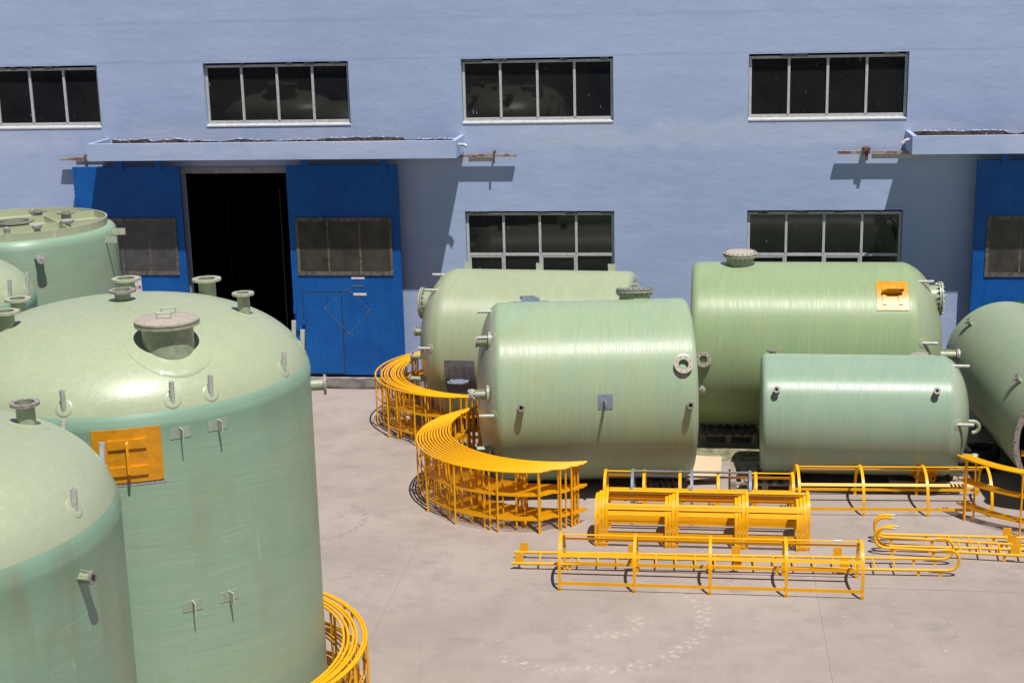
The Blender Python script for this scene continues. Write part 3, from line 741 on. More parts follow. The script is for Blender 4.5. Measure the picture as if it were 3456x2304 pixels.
for az in (79, 47, 35, 4, 109, 124, 160, 200, 240, 285, 330): dome_stub(tA, zd, 2.12, az)
nozzle(tA, vpos(2.10, 108, 4.20), vdir(104), .068, .20, .122, .03, 'fl_brown', holes=8, pad=.11)
liftplate(tA, 2.12, 21, 4.155, .70, .58)
vpatch(tA, 2.12, 14, 31, 3.825, 3.86, .003, M['film'], 'grey_scrape')
for az, z in ((36, 4.33), (47.3, 4.34), (35.6, 2.385), (47, 2.39), (36, .55), (47, .55)): vclip(tA, 2.12, az, z)
# nearest tank
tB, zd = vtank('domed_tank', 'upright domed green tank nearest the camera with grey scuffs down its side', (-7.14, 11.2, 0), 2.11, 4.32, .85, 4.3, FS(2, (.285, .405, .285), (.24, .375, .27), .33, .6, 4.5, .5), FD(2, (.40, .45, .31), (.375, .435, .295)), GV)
tcur, zdc = tB, zd
dn(1.10, .88, .084, .20, .132, fm='fl_brown', pad=.19); dn(-.6, .4, .11, .2, .18, fm='fl_green')
for az in (120, 84, 148, 45, 10, 330, 290, 240, 200): dome_stub(tB, zd, 2.11, az, .17, .945)
nozzle(tB, vpos(2.10, 79, 4.19), vdir(79), .034, .13, .060, .02, 'fl_brown', gus=4, holes=0)
obj('drain_bore', MB().cyl(vpos(2.232, 79, 4.19), vpos(2.234, 79, 4.19), .018, 12), M['hole'], tB, 0)
# flat topped tank by the left door
tC = thing('flat_top_tank', 'upright green tank with flat ribbed top and many short nozzles, by the left door leaf', 'tank', (-11.55, 23.5, 0), 0, GV)
rC, hC = 1.62, 4.98
TM[tC.name] = (M['bracket'], M['bracket'])
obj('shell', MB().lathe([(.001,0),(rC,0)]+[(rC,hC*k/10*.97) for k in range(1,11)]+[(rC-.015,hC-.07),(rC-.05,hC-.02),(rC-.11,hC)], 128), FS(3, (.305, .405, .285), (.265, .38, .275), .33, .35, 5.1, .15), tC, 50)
mC = FD(3, (.43, .465, .315), (.405, .45, .30))
obj('top_plate', MB().lathe([(rC-.10,hC-.004),(.001,hC-.001)], 128), mC, tC, 0)
obj('rim_band', MB().lathe([(rC-.14,hC-.01),(rC-.14,hC+.125),(rC-.165,hC+.125),(rC-.165,hC-.01)], 96), mC, tC, 30)
ui = rC-.168
for ca in (R(38),):
    e1 = Vector((math.cos(ca), math.sin(ca), 0)); e2 = Vector((-math.sin(ca), math.cos(ca), 0))
    for (dr, pp, k_) in ((e1, e2, .36), (e1, e2, -.62), (e2, e1, .55), (e2, e1, -.55)):
        hl = math.sqrt(ui*ui-k_*k_); obj('stiffening_rib', MB().obox(pp*k_+Vector((0,0,hC+.057)), dr, pp, U, hl, .014, .062 if dr == e1 else .0605), mC, tC, 0)
def cn(x, y, pr, L, fr, fm='fl_brown', **k): nozzle(tC, (x, y, hC-.002), U, pr, L, fr, .025, fm, **k)
cn(.10, -.30, .24, .17, .315, holes=0); cn(-.55, .02, .085, .18, .15, cap='film'); cn(.0, .82, .085, .17, .15); cn(.68, .45, .085, .2, .145); cn(1.0, -.25, .06, .15, .115, cap='film')
cn(.72, -.78, .055, .15, .075, cap='film', holes=0); cn(.32, -1.02, .05, .15, .055, cap='film', holes=0); cn(-.22, -1.02, .08, .2, .135); cn(-.95, -.5, .08, .2, .13)
nozzle(tC, vpos(rC-.02, 36, hC-.27), vdir(38), .05, .17, .075, .025, 'fl_brown', gus=4, cap='film', holes=0)
for zz, az in ((hC-.10, 97), (hC-.17, 84)):
    o_ = vpos(rC-.03, az, zz); d_ = vdir(az); obj('side_bracket', MB().obox(o_+d_*.10, d_, Vector((-d_.y, d_.x, 0)), U, .13, .006, .055), M['bracket'], tC, 0)
for az in (20, 48, 76, 118, 150):
    o_ = vpos(rC-.15, az, hC+.055); d_ = vdir(az); obj('rim_splice', MB().obox(o_, d_, Vector((-d_.y, d_.x, 0)), U, .012, .03, .055), M['bracket'], tC, 0)
# domed tank at the left edge
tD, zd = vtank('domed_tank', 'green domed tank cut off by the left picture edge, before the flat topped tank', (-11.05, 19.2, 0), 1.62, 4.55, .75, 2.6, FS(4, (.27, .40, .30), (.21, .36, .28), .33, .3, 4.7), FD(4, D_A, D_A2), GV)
for az in (80, 58, 100, 30, 5): dome_stub(tD, zd, 1.62, az, .24)
nozzle(tD, vpos(1.60, 74, 4.28), vdir(72), .085, .16, .14, .03, 'fl_brown', pad=.2)
# tank outside the frame that the windows mirror
tO, zd = vtank('domed_tank', 'domed tank with manhole, seen only mirrored in the second upper window', (-14.4, 14.2, 0), 2.12, 4.40, .943, 2.52, *TM[tA.name], GV)
manhole(tO, (.3, 1.0, zd(1.04)), U, .274, .3, .36, nb=10, loose=True); tcur, zdc = tO, zd
dn(1.2, .3, .1, .25, .17, fm='fl_green'); dn(-.4, -.4, .1, .25, .17, fm='fl_green')

# ---------------------------------------------------------------- lying tanks
def htank(name, label, c, phi, Rr, sflat, sseam, sapex, nd, shell_m, dome_m, knuckle=.13, open_end=False, lip=0.0):
    t_ = bpy.data.objects.new(name, None); col.objects.link(t_); tag(t_, label, 'tank', 'glassfibre tanks lying on their side'); t_.empty_display_size = .2
    a = Vector((math.cos(R(phi)), math.sin(R(phi)), 0)); X = Vector((0,0,1)); Y = a.cross(X)
    t_.matrix_world = Matrix(((X.x, Y.x, a.x, c[0]), (X.y, Y.y, a.y, c[1]), (X.z, Y.z, a.z, c[2]), (0,0,0,1)))
    sg_ = 1 if sapex > sflat else -1
    b = abs(sapex-sseam)
    def zd(rho): return sseam + sg_*b*math.sqrt(max(0.0, 1-(rho/Rr)**nd))
    pr = []
    if not open_end:
        pr += [(.001, sflat), (Rr-knuckle, sflat)]
        for k in range(1, 7):
            th = math.pi/2*k/6; pr.append((Rr-knuckle+knuckle*math.sin(th), sflat+sg_*knuckle*(1-math.cos(th))))
    else: pr += [(Rr, sflat)]
    for k in range(1, 13): pr.append((Rr, sflat+sg_*knuckle+(sseam-sflat-sg_*knuckle)*k/12))
    rs = .972*Rr
    for k in range(1, 6):
        rho = Rr-(Rr-rs)*(k/5)**2; pr.append((rho+(.005 if k < 5 else 0), zd(rho)))
    if sg_ < 0: pr = pr[::-1]
    obj('shell', MB().lathe(pr, 128), shell_m, t_, 50)
    dp = []
    for k in range(0, 9): rho = Rr-(Rr-rs)*(k/8)**2; dp.append((rho-.003, zd(rho)-.002*sg_))
    for k in range(1, 33): rho = rs*(1-k/32); dp.append((max(rho, .001), zd(rho)))
    if sg_ < 0: dp = dp[::-1]
    obj('dome', MB().lathe(dp, 128), dome_m, t_, 60); TM[t_.name] = (shell_m, dome_m)
    return t_, zd
def hp(Rr, ang, s): a = R(ang); return Vector((Rr*math.cos(a), Rr*math.sin(a), s))
def hd(ang): a = R(ang); return Vector((math.cos(a), math.sin(a), 0))
def hpatch(root, Rr, a0, a1, s0, s1, off, m_, name='patch_plate', n=10):
    mb = MB()
    for k in range(n+1):
        an = a0+(a1-a0)*k/n
        for (rr, s_) in ((Rr-.03, s0), (Rr+off, s0), (Rr+off, s1), (Rr-.03, s1)): mb.v.append(tuple(hp(rr, an, s_)))
    for k in range(n):
        for i in range(4): mb.f.append((k*4+i, k*4+(i+1)%4, (k+1)*4+(i+1)%4, (k+1)*4+i))
    mb.f += [(3,2,1,0), (n*4, n*4+1, n*4+2, n*4+3)]
    return obj(name, mb, m_, root, 30)
def hlug(parent, Rr, ang, s0, s1, out, m_, hole_at):
    """tapered lifting plate lying along the axis with a round eye at one end"""
    d = hd(ang); t = Vector((-d.y, d.x, 0)); e = 1 if hole_at > (s0+s1)/2 else -1
    sa, sb = (s0, s1) if e > 0 else (s1, s0)
    q = [hp(Rr, ang, sa), hp(Rr, ang, sa)+d*out*.55, hp(Rr, ang, sa+(sb-sa)*.3)+d*out]
    cc = hp(Rr, ang, sb-e*out*.32)+d*out*.68
    for k in range(7):
        th = math.pi/2-math.pi*k/6*.9; q.append(cc+d*(out*.32*math.sin(th))+Vector((0,0,e*out*.32*math.cos(th))))
    q.append(hp(Rr, ang, sb-e*out*.2))
    n_ = len(q); vs = [p+t*.012 for p in q]+[p-t*.012 for p in q]
    l = obj('lifting_lug', MB().add(vs, [tuple(range(n_)), tuple(reversed(range(n_, 2*n_)))]+[(i, i+n_, (i+1)%n_+n_, (i+1)%n_) for i in range(n_)]), M[m_], parent, 30)
    h = obj('lug_eye', MB().cyl(cc-t*.0135, cc+t*.0135, out*.13, 10), M['hole'], parent, 0)
def hstub(t_, zd, Rr, ang, sg_, L=.22, rho=.94):
    p = hp(Rr*rho, ang, zd(Rr*rho)); g_ = abs(zd(Rr*rho-.03)-zd(Rr*rho+.03))/.06; stub(t_, p, (0,0,sg_), L, .029, hd(ang)*g_+Vector((0,0,sg_)), .10)
# E: behind, left
tE, zd = htank('lying_tank', 'lying pale green tank behind, with grey lug patch and three clips along its top', (-3.5, 29.27, 1.61), -4.2, 1.51, 2.08, -1.56, -2.27, 2.3, FS(5, (.375, .42, .265), (.34, .405, .26), .34, .3), FD(5, (.39, .42, .28), (.36, .40, .27)), .16)
Rr = 1.51
for s_ in (-1.40, .10, 1.58):
    c_ = obj('top_clip', MB().obox(hp(Rr+.055, -12, s_), (0,0,1), (0,1,0), (1,0,0), .075, .008, .085), M['bracket'], tE, 0)
pp = hpatch(tE, Rr, 90, 118, -1.50, -.90, .012, M['greypatch'], 'lifting_pad')
for s_ in (-1.35, -1.05): b_ = hpatch(tE, Rr+.01, 94, 106, s_-.05, s_+.05, .02, M['greypatch'], 'bar_hump', 5); b_.parent = pp
hlug(pp, Rr, 105.5, -1.44, -1.02, .19, 'greypaint', -1.44)
manhole(tE, hp(.86, 12, zd(.86)), (0,0,-1), .25, .09, .325, nb=18, hx=(1,0,0), lidm='fl_tan')
for (rho, an, pr_, L, fr) in ((.78, 62, .055, .12, .10), (.98, 95, .05, .2, .10), (1.15, 118, .05, .32, .105)):
    nozzle(tE, hp(rho, an, zd(rho)), (0,0,-1), pr_, L, fr, .03, 'fl_brown', gus=2 if an < 70 else 0, holes=6)
for an in (3, 30, 82): hstub(tE, zd, Rr, an, -1, .24)
# G: front middle
tG, zd = htank('lying_tank', 'big lying green tank in front with yellow railings curled round its domed end', (-2.0, 25.61, 1.68), 8.0, 1.60, 1.70, -1.63, -2.08, 2.3, FS(6, (.345, .43, .265), (.295, .41, .275), .32, .4), FD(6, (.36, .375, .275), (.33, .355, .26)), .12)
Rr = 1.60
nozzle(tG, hp(Rr-.01, 61, 1.44), hd(61), .092, .085, .158, .03, 'fl_tan', holes=8, pad=.22)
for s_, an in ((-1.32, 84), (1.53, 85)): nozzle(tG, hp(Rr-.01, an, s_), hd(an-4), .04, .15, .066, .022, 'fl_brown', gus=2, holes=6, pad=.09)
pp = hpatch(tG, Rr, 77.5, 86.5, -.02, .23, .01, M['greypaint'], 'lifting_pad')
obj('tie_bar', MB().obox(hp(Rr+.14, 82, .10), hd(82), (0,0,1), (-hd(82).y, hd(82).x, 0), .15, .02, .035), M['greypaint'], pp, 0)
manhole(tG, hp(Rr-.02, -16, .79), hd(-10), .28, .17, .335, nb=20, hx=(0,0,1), lidm='fl_brown')
pp = hpatch(tG, Rr, -34, -14, -1.45, -.75, .012, M['greypaint'], 'lifting_pad')
hlug(pp, Rr, -17, -1.28, -.92, .115, 'greypaint', -1.28)
for (rho, an, pr_, L, fr, bl) in ((1.42, 36, .075, .22, .115, 0), (1.32, 76, .055, .26, .10, 8), (1.36, 122, .07, .24, .125, 0)):
    nozzle(tG, hp(rho, an, zd(rho)), (0,0,-1), pr_, L, fr, .03, 'fl_green' if bl else 'fl_brown', gus=2 if an < 100 else 0, holes=0, bolts=bl, cap='fl_brown' if bl else None, pad=.16)
for an in (4, 36, 90): hstub(tG, zd, Rr, an, -1, .24)
# H: back right
tH, zd = htank('lying_tank', 'longest lying tank at the back with bolted manhole on top and orange lug patch', (2.0, 28.5, 1.841), -.43, 1.591, -2.28, 1.66, 2.46, 2.3, FS(7, (.305, .39, .205), (.27, .37, .205), .34, .2), FD(7, (.31, .365, .225), (.29, .35, .215)), .16)
Rr = 1.591
manhole(tH, hp(Rr-.03, 2, -1.36), hd(2), .255, .225, .325, nb=20, hx=(0,0,1), lidm='fl_tan', handles=False, pad=.43, padm=None)
pp = hpatch(tH, Rr, 29, 53, 1.13, 1.70, .014, M['patch'], 'lifting_pad')
for s_ in (1.27, 1.56): b_ = hpatch(tH, Rr+.012, 33, 49, s_-.035, s_+.035, .02, M['patch'], 'bar_hump', 5); b_.parent = pp
hlug(pp, Rr, 40, 1.22, 1.62, .17, 'patch', 1.62)
nozzle(tH, hp(Rr-.01, 87, -2.03), hd(84), .08, .07, .145, .03, 'fl_tan', holes=8, pad=.2)
nozzle(tH, hp(Rr-.01, 108, -2.05), hd(105), .04, .12, .07, .03, 'fl_brown', cap='film', holes=0)
manhole(tH, hp(1.0, 14, zd(1.0)), (0,0,1), .25, .07, .32, nb=18, hx=(1,0,0), lidm='fl_green')
for (rho, an, pr_, L, fr, cp) in ((.75, 90, .07, .30, .115, 'film'), (1.02, 100, .055, .22, .10, 'fl_green')):
    nozzle(tH, hp(rho, an, zd(rho)), (0,0,1), pr_, L, fr, .03, 'fl_brown', gus=2, cap=cp, holes=0, bolts=8 if cp != 'film' else 0)
for an in (24, 75): hstub(tH, zd, Rr, an, 1, .26)
# I: front right, smaller
tI, zd = htank('lying_tank', 'smaller lying blue green tank on pallets with curved vent pipe on its domed end', (2.75, 25.76, 1.24), -.81, 1.06, -1.77, 1.33, 1.80, 2.3, FS(8, (.295, .40, .295), (.26, .38, .29), .28, .2), FD(8, (.33, .40, .29), (.30, .37, .27)), .10)
Rr = 1.06
for s_, an in ((-1.53, 54), (1.14, 53)): nozzle(tI, hp(Rr-.01, an, s_), hd(an), .035, .15, .062, .022, 'fl_brown', gus=2, holes=6)
nozzle(tI, hp(Rr-.01, -22, -1.57), hd(-10), .06, .08, .10, .025, 'fl_brown', holes=6)
pp = hpatch(tI, Rr, -32, -12, .78, 1.22, .012, M['fl_tan'], 'lifting_pad'); hlug(pp, Rr, -16, .84, 1.14, .055, 'fl_tan', 1.14)
pp = hpatch(tI, Rr, 128, 160, .80, 1.27, .012, M['patch'], 'lifting_pad'); hlug(pp, Rr, 141, .84, 1.22, .17, 'patch', 1.22)
for an in (14, 82): hstub(tI, zd, Rr, an, 1, .26)
p0 = hp(.42, 86, zd(.42)-.05); up = Vector((1,0,0)); zz = Vector((0,0,1))
hook = [p0, p0+zz*.12]
for k in range(1, 13): th = math.pi*k/12*1.05; hook.append(p0+zz*(.12+.10*math.sin(th))-up*(.10-.10*math.cos(th)))
obj('vent_pipe', MB().tube(hook, .036, 12), M['pipe'], tI, 50)
for (rho, an) in ((.80, 138), (.98, 156)):
    nozzle(tI, hp(rho, an, zd(rho)), (0,0,1), .045, .22, .085, .025, 'fl_green', gus=2, cap='fl_green', holes=0, bolts=8)
# J: right edge, open end towards the yard
tJ, zd = htank('lying_tank', 'lying green tank at right edge, its open flanged end facing the yard', (6.08, 27.3, 1.25), -86.6, 1.15, 3.0, -2.55, -3.0, 2.3, FS(9, (.315, .385, .255), (.275, .36, .245), .32, .4), FD(9, (.32, .38, .26), (.30, .36, .24)), .10, True)
Rr = 1.15
obj('inner_wall', MB().lathe([(Rr-.03,3.0),(Rr-.03,-2.4),(.001,-2.45)], 96), M['inner'], tJ, 50)
rim = obj('rim_flange', MB().lathe([(Rr-.035,3.0),(Rr+.055,3.0),(Rr+.055,2.955),(Rr-.035,2.955)], 96, close=True), M['fl_brown'], tJ, 30)
h = MB()
for k in range(32): c_ = hp(Rr+.028, k*360/32, 2.99); h.cyl(c_, c_+Vector((0,0,.013)), .014, 8)
obj('bolt_hole', h, M['hole'], rim, 0)
obj('inside_brace', MB().obox((.2,0,2.6), (0,1,0), (0,0,1), (1,0,0), 1.0, .03, .05).obox((-.35,0,2.5), (0,1,0), (0,0,1), (1,0,0), .95, .03, .05), M['yellow'], tJ, 0)
for s_, an in ((-1.99, 44), (1.95, 49)): nozzle(tJ, hp(Rr-.01, an, s_), hd(an), .045, .13, .085, .025, 'fl_brown', gus=2, holes=6)

# ---------------------------------------------------------------- curved handrails
RR = 2.08
def arc_pts(r, z, a0=0., a1=180., n=44): return [(r*math.cos(R(a0+(a1-a0)*k/n)), r*math.sin(R(a0+(a1-a0)*k/n)), z) for k in range(n+1)]
RM = {}
RM['top_rail'] = MB().tube(arc_pts(RR, 1.065), .0178, 10).mesh('top_rail', 50)
def flat(r, z):
    p = arc_pts(r, z); n_ = [Vector((x, y, 0)).normalized() for x, y, _ in p]; return MB().strap(p, n_, (0,0,1), .0185, .003).mesh('flat_bar', 30)
RM['b1'] = flat(RR-.0185, .66); RM['b2'] = flat(RR-.0185, .24)
RM['post'] = MB().cyl((RR,0,0), (RR,0,1.055), .0168, 10).mesh('post', 50)
for m_ in RM.values(): m_.materials.append(M['yellow'])
ORD = ['outermost', 'second', 'third', 'fourth', 'fifth', 'sixth', 'seventh', 'eighth', 'ninth', 'tenth', 'eleventh', 'innermost']
def railing(c, rot, label, group, off, tilt=0.0):
    t_ = thing('curved_railing', label, 'railing', (c[0], c[1], 0.0), R(rot), group)
    t_.rotation_euler = (R(tilt), R(tilt*.6), R(rot))
    obj('top_rail', RM['top_rail'], None, t_); obj('flat_bar', RM['b1'], None, t_); obj('flat_bar', RM['b2'], None, t_)
    for k in range(8):
        p = obj('post', RM['post'], None, t_); p.rotation_euler = (0,0,R(178.2-off*.2-(k*23.0+(off-9)*.5 if k else 0)) if k < 7 else R(2+off*.3))
def stack(n, c0, c1, rot, where, group, jr=4., gaps=None, ends=None):
    for i in range(n):
        u = gaps[i] if gaps else i/(n-1); c = (c0[0]+(c1[0]-c0[0])*u, c0[1]+(c1[1]-c0[1])*u)
        if ends: rot_i = 180-math.degrees(math.acos((ends[i]-c[0])/RR))
        else: rot_i = rot[0]+(rot[1]-rot[0])*u+random.uniform(-jr, jr)
        nm = 'outermost' if i == 0 else ('innermost' if i == n-1 else ORD[i]+' from outside')
        railing(c, rot_i, '%s of the yellow curved railings %s' % (nm, where), group, random.uniform(0, 18))
stack(12, (-2.98, 24.83), (-2.50, 25.36), (99.5, 105), 'round the front lying tank', 'railings nested round the front lying tank', 2.6, None, [-2.62, -2.55, -2.50, -2.26, -2.22, -2.20, -2.08, -2.05, -1.99, -1.98, -1.95, -1.94])
stack(9, (-4.68, 29.17), (-4.16, 29.28), (86, 96), 'round the rear left tank', 'railings nested round the rear left tank', 2.5, [0, .24, .36, .46, .60, .68, .76, .88, 1.0])
stack(6, (-6.14, 16.0), (-6.40, 15.9), (-120, -117), 'at foot of the manhole tank', 'railings nested round the upright tank', 2.0, [0, .13, .42, .58, .80, 1.0])
stack(4, (5.98, 25.02), (6.12, 25.1), (208, 209), 'at the right edge', 'railings nested at the right edge', 1.2)

# ---------------------------------------------------------------- safety cages and ladders
def upath(hw, h, flare=0.0, n=26):
    """U shaped hoop in (y,z): straight legs and round crown"""
    r = hw; zc = h-r; pts = []; nr = []
    if zc > .02:
        for z in (0.0, zc*.5): pts.append((-hw+flare*(zc-z)/max(zc,.01), z)); nr.append((-1, 0))
        for k in range(n+1): th = math.pi*k/n; pts.append((-r*math.cos(th), zc+r*math.sin(th))); nr.append((-math.cos(th), math.sin(th)))
        for z in (zc*.5, 0.0): pts.append((hw-flare*(zc-z)/max(zc,.01), z)); nr.append((1, 0))
    else:
        Rc = (hw*hw+h*h)/(2*h); z0 = h-Rc; a0 = math.acos(max(-1, min(1, hw/Rc)))*(1 if z0 < 0 else -1)
        for k in range(n+1):
            th = a0+(math.pi-2*a0)*k/n; pts.append((-Rc*math.cos(th), z0+Rc*math.sin(th))); nr.append((-math.cos(th), math.sin(th)))
    return pts, nr
def cage(label, group, xs_, yc, hw, h, bars, m_, rz=0.0, z0=0.0, overl=.0, rx=0.0, flare=.0):
    x0 = xs_[0]; t_ = thing('safety_cage', label, 'ladder cage', (x0, yc, z0), rz, group); t_.rotation_euler = (rx, 0, rz)
    p, nr = upath(hw, h, flare); P3 = [(0, y, z) for y, z in p]; N3 = [(0, a, b) for a, b in nr]
    hm = MB().strap(P3, N3, (1,0,0), .0235, .003)
    for sgn, (y, z) in ((-1, p[0]), (1, p[-1])): hm.box(-.0235, .0235, y-.004+sgn*.008, y+.004+sgn*.008, .001, .075)
    hm = hm.mesh('hoop', 30); hm.materials.append(m_)
    hol = MB()
    for (y, z), sgn in ((p[0], -1), (p[-1], 1)): hol.box(-.008, .008, y+sgn*.0135-.001, y+sgn*.0135+.001, .022, .038)
    hol = hol.mesh('bolt_hole', 0); hol.materials.append(M['hole'])
    for x in xs_:
        o = obj('hoop', hm, None, t_); o.location.x = x-x0
        q = obj('bolt_hole', hol, None, o)
    L = xs_[-1]-x0
    r_ = hw; zc = h-r_
    for fr_ in bars:
        if isinstance(fr_, tuple): y, z, ny, nz = (-hw if fr_[0] == 'f' else hw), fr_[1], (-1 if fr_[0] == 'f' else 1), 0
        else: th = R(fr_); y, z, ny, nz = -r_*math.cos(th), zc+r_*math.sin(th), -math.cos(th), math.sin(th)
        c = Vector((L/2, y-ny*.0065, z-nz*.0065)); dN = Vector((0, ny, nz)); W = Vector((0, -nz, ny))
        sag = random.uniform(-.006, .006)
        pts = [c+Vector((-L/2-.02+(L+.04)*k/8, 0, 0))+dN*(-abs(sag)*math.sin(math.pi*k/8)) for k in range(9)]
        obj('longitudinal_bar', MB().strap(pts, [dN]*9, W, .0255, .003), m_, t_, 30)
    return t_
Y = M['yellow']
B5 = (('f', .12), 30, 90, 150, ('b', .12))
cage('long yellow ladder cage lying nearest the camera over its ladder', 'yellow ladder cages', [-2.13, -1.02, .09, 1.19, 2.28], 20.875, .395, .75, B5, Y)
m1 = [o_ for o_ in col.objects if o_.name.startswith('safety_cage')][0]
obj('paper_tag', MB().box(4.02, 4.13, -.025, .025, .751, .7535), M['white'], m1, 0)
N4 = ['undermost', 'second from below', 'third from below', 'topmost']
for i in range(4):
    dx, dz, dy = (-.06, 0, 0), 0, 0
    cage('%s of the yellow cages nested in a bundle in mid yard' % N4[i], 'nested bundle of yellow cages', [-1.72+i*.055-.0*i, -.60+i*.055, .50+i*.055, 1.46+i*.055], 22.70+(i % 2)*.012, .40-.004*i, .745+.03*i, (('f', .12+.028*i), 30+2*i, 90-3*i, 150, ('b', .12+.028*i)), Y, rz=R(-.15+.1*i))
cage('yellow cage lying behind the bundle, its end hoop nearest the curled railings', 'yellow cages behind the bundle', [-1.66, -.41, .84], 23.78, .40, .78, B5, Y)
cage('yellow cage behind the bundle reaching the pallets on the right', 'yellow cages behind the bundle', [-1.01, .22, 1.45], 23.82, .41, .77, B5, Y, rz=R(.4))
cage('grey painted cage lying among the yellow ones behind the bundle', None, [-1.20, -.215, .745], 23.74, .425, .81, (90, 152), M['greypaint'], rz=R(.3))
cage('yellow cage lying in front of the small tank on pallets', 'yellow ladder cages', [1.56, 2.62, 3.67, 4.71], 24.44, .53, .70, (('f', .12), 40, 90, 140, ('b', .10)), Y, rz=R(2.4))

def ladder(label, p0, p1, width, x_hook, z, m_, rungs_from, group, plates=(), tilt=0.0, hook_end=1, hr=.165):
    """p0 -> p1 front rail line (world x,y); hooks at p1"""
    p0 = Vector((*p0, 0)); p1 = Vector((*p1, 0)); L = (p1-p0).length; d = (p1-p0).normalized()
    t_ = thing('ladder', label, 'ladder', (p0.x, p0.y, z), math.atan2(d.y, d.x), group); t_.rotation_euler = (R(tilt), 0, math.atan2(d.y, d.x))
    s_ = 1 if d.x > 0 else -1     # the second rail always lies farther from the camera
    wy = width*s_
    for y in (0, wy):
        pts = [(0, y, 0)] + [(L*k/12, y, 0) for k in range(1, 13)]
        for k in range(1, 15): th = math.pi*k/14; pts.append((L+hr*math.sin(th), y, hr-hr*math.cos(th)))
        pts.append((L-.10, y, 2*hr-.004))
        r_ = obj('side_rail', MB().tube(pts, .0225, 10), m_, t_, 50)
        obj('spigot', MB().cyl((L-.10, y, 2*hr-.004), (L-.15, y, 2*hr-.004), .015, 8), M['trim'], r_, 50)
    rm = MB().cyl((0, min(0, wy)+.02, 0), (0, max(0, wy)-.02, 0), .014, 8).mesh('rung', 50); rm.materials.append(m_)
    x = rungs_from[0]
    while x < rungs_from[1]:
        o = obj('rung', rm, None, t_); o.location.x = x; x += .30
    for (x, y) in plates:
        obj('fixing_plate', MB().box(x-.065, x+.065, y*wy-.005, y*wy+.005, .0, .16), m_, t_, 0)
        obj('plate_hole', MB().box(x-.010, x+.010, y*wy-.0062, y*wy+.0062, .105, .125), M['trim'], t_, 0)
    for x in [k*1.05+.9 for k in range(int(L/1.05))] + [L-.1]:
        for y in (0, wy): obj('cleat', MB().box(x-.022, x+.022, y-.004, y+.004, -z+.001, -.018), m_, t_, 0)
    return t_
ladder('long yellow ladder with hooked ends lying under the nearest cage', (-2.95, 21.25), (3.62, 21.43), .455, 1, .10, Y, (.12, 6.0), 'yellow ladders', [(.15, 1), (.12, 0), (1.85, 1), (1.85, 0), (3.45, 1), (3.45, 0), (5.0, 1), (5.05, 0)])
ladder('yellow ladder lying uppermost of the two at right with hooked ends to the left', (8.6, 21.70), (2.80, 22.24), .46, 1, .12, Y, (.2, 4.9), 'yellow ladders', [(3.9, 1), (3.9, 0), (1.9, 0)], tilt=0)
ladder('yellow ladder lying farther back of the two at right with hooked ends to the left', (8.6, 22.36), (2.86, 22.37), .50, 1, .10, Y, (.25, 4.9), 'yellow ladders', [(3.85, 1), (3.8, 0)])

# ---------------------------------------------------------------- pallets, boards, odds and ends
def pallet(label, x0, x1, y0, y1, rz=0.0, h=.15):
    t_ = thing('pallet', label, 'pallet', ((x0+x1)/2, (y0+y1)/2, 0), rz, 'wooden pallets under the tanks'); w_, l_ = (x1-x0), (y1-y0)
    n_ = 7; bw = w_/(n_+.0)*.56
    for k in range(n_):
        x = -w_/2+(w_-bw)*k/(n_-1); e = random.uniform(-.012, .012)
        obj('deck_board', MB().box(x, x+bw, -l_/2+e, l_/2+e, h-.022, h+random.uniform(-.002, .003)), M['wood'], t_, 0)
    for k in range(3):
        y = -l_/2+(l_-.10)*k/2
        obj('stringer', MB().box(-w_/2, w_/2, y, y+.10, h-.05, h-.0225), M['wood'], t_, 0)
        for i in range(3):
            x = -w_/2+(w_-.11)*i/2; obj('block', MB().box(x, x+.11, y+.004, y+.096, .022, h-.0505), M['wood'], t_, 0)
        obj('base_board', MB().box(-w_/2, w_/2, y+.002, y+.098, .0035, .0215), M['wood'], t_, 0)
    return t_
pallet('grey wooden pallet under the flat end of the small lying tank', .46, 1.66, 25.10, 26.22, R(-1))
pallet('wooden pallet under the domed end of the small lying tank', 3.25, 4.35, 25.12, 26.3, R(1), .16)
pallet('pallet in deep shade under left end of the longest lying tank', -.1, 1.0, 27.75, 28.95, 0, .21)
pallet('pallet in deep shade under right end of the longest lying tank', 2.6, 3.7, 27.9, 29.0, 0, .21)
pallet('broken pallet in shade under the front lying tank', -1.0, -.32, 24.75, 25.6, R(8), .14)
def timber(label, c, L, wd, h, rz): o = obj('timber_bearer', MB().box(-L/2, L/2, -wd/2, wd/2, 0, h), M['wood'], None, 0); o.location = (*c, .003); o.rotation_euler.z = rz; tag(o, label, 'timber', 'timbers under the lying tanks')
timber('timber bearer beneath the domed end of the front lying tank', (-3.2, 25.44), 1.6, .16, .074, R(98)); timber('timber bearer beneath the flat end of the front lying tank', (-.6, 25.81), 1.2, .16, .074, R(98))
timber('timber bearer beneath domed end of the rear left tank', (-4.8, 29.37), 1.4, .16, .094, R(86)); timber('timber bearer beneath flat end of the rear left tank', (-2.0, 29.16), 1.4, .16, .094, R(86))
timber('timber bearer beneath the far end of the open tank', (6.0, 29.2), 1.3, .16, .094, 0); timber('timber bearer beneath the near end of the open tank', (6.2, 25.3), 1.3, .16, .094, 0)
for (x, y, hh, lb) in ((1.06, 25.33, .09, 'wooden wedge on the pallet left of the small tank'), (3.8, 25.30, .08, 'wooden wedge on the pallet right under the small tank')):
    o = obj('wedge', MB().add([(-.08,-.1,0),(.08,-.1,0),(.08,.1,0),(-.08,.1,0),(.08,.1,hh),(-.08,.1,hh)], [(0,3,2,1),(0,1,4,5),(2,3,5,4),(1,2,4),(0,5,3)]), M['wood'], None, 0); o.location = (x, y, .16); tag(o, lb, 'wedge')
mb = MB(); nx, ny = 8, 14
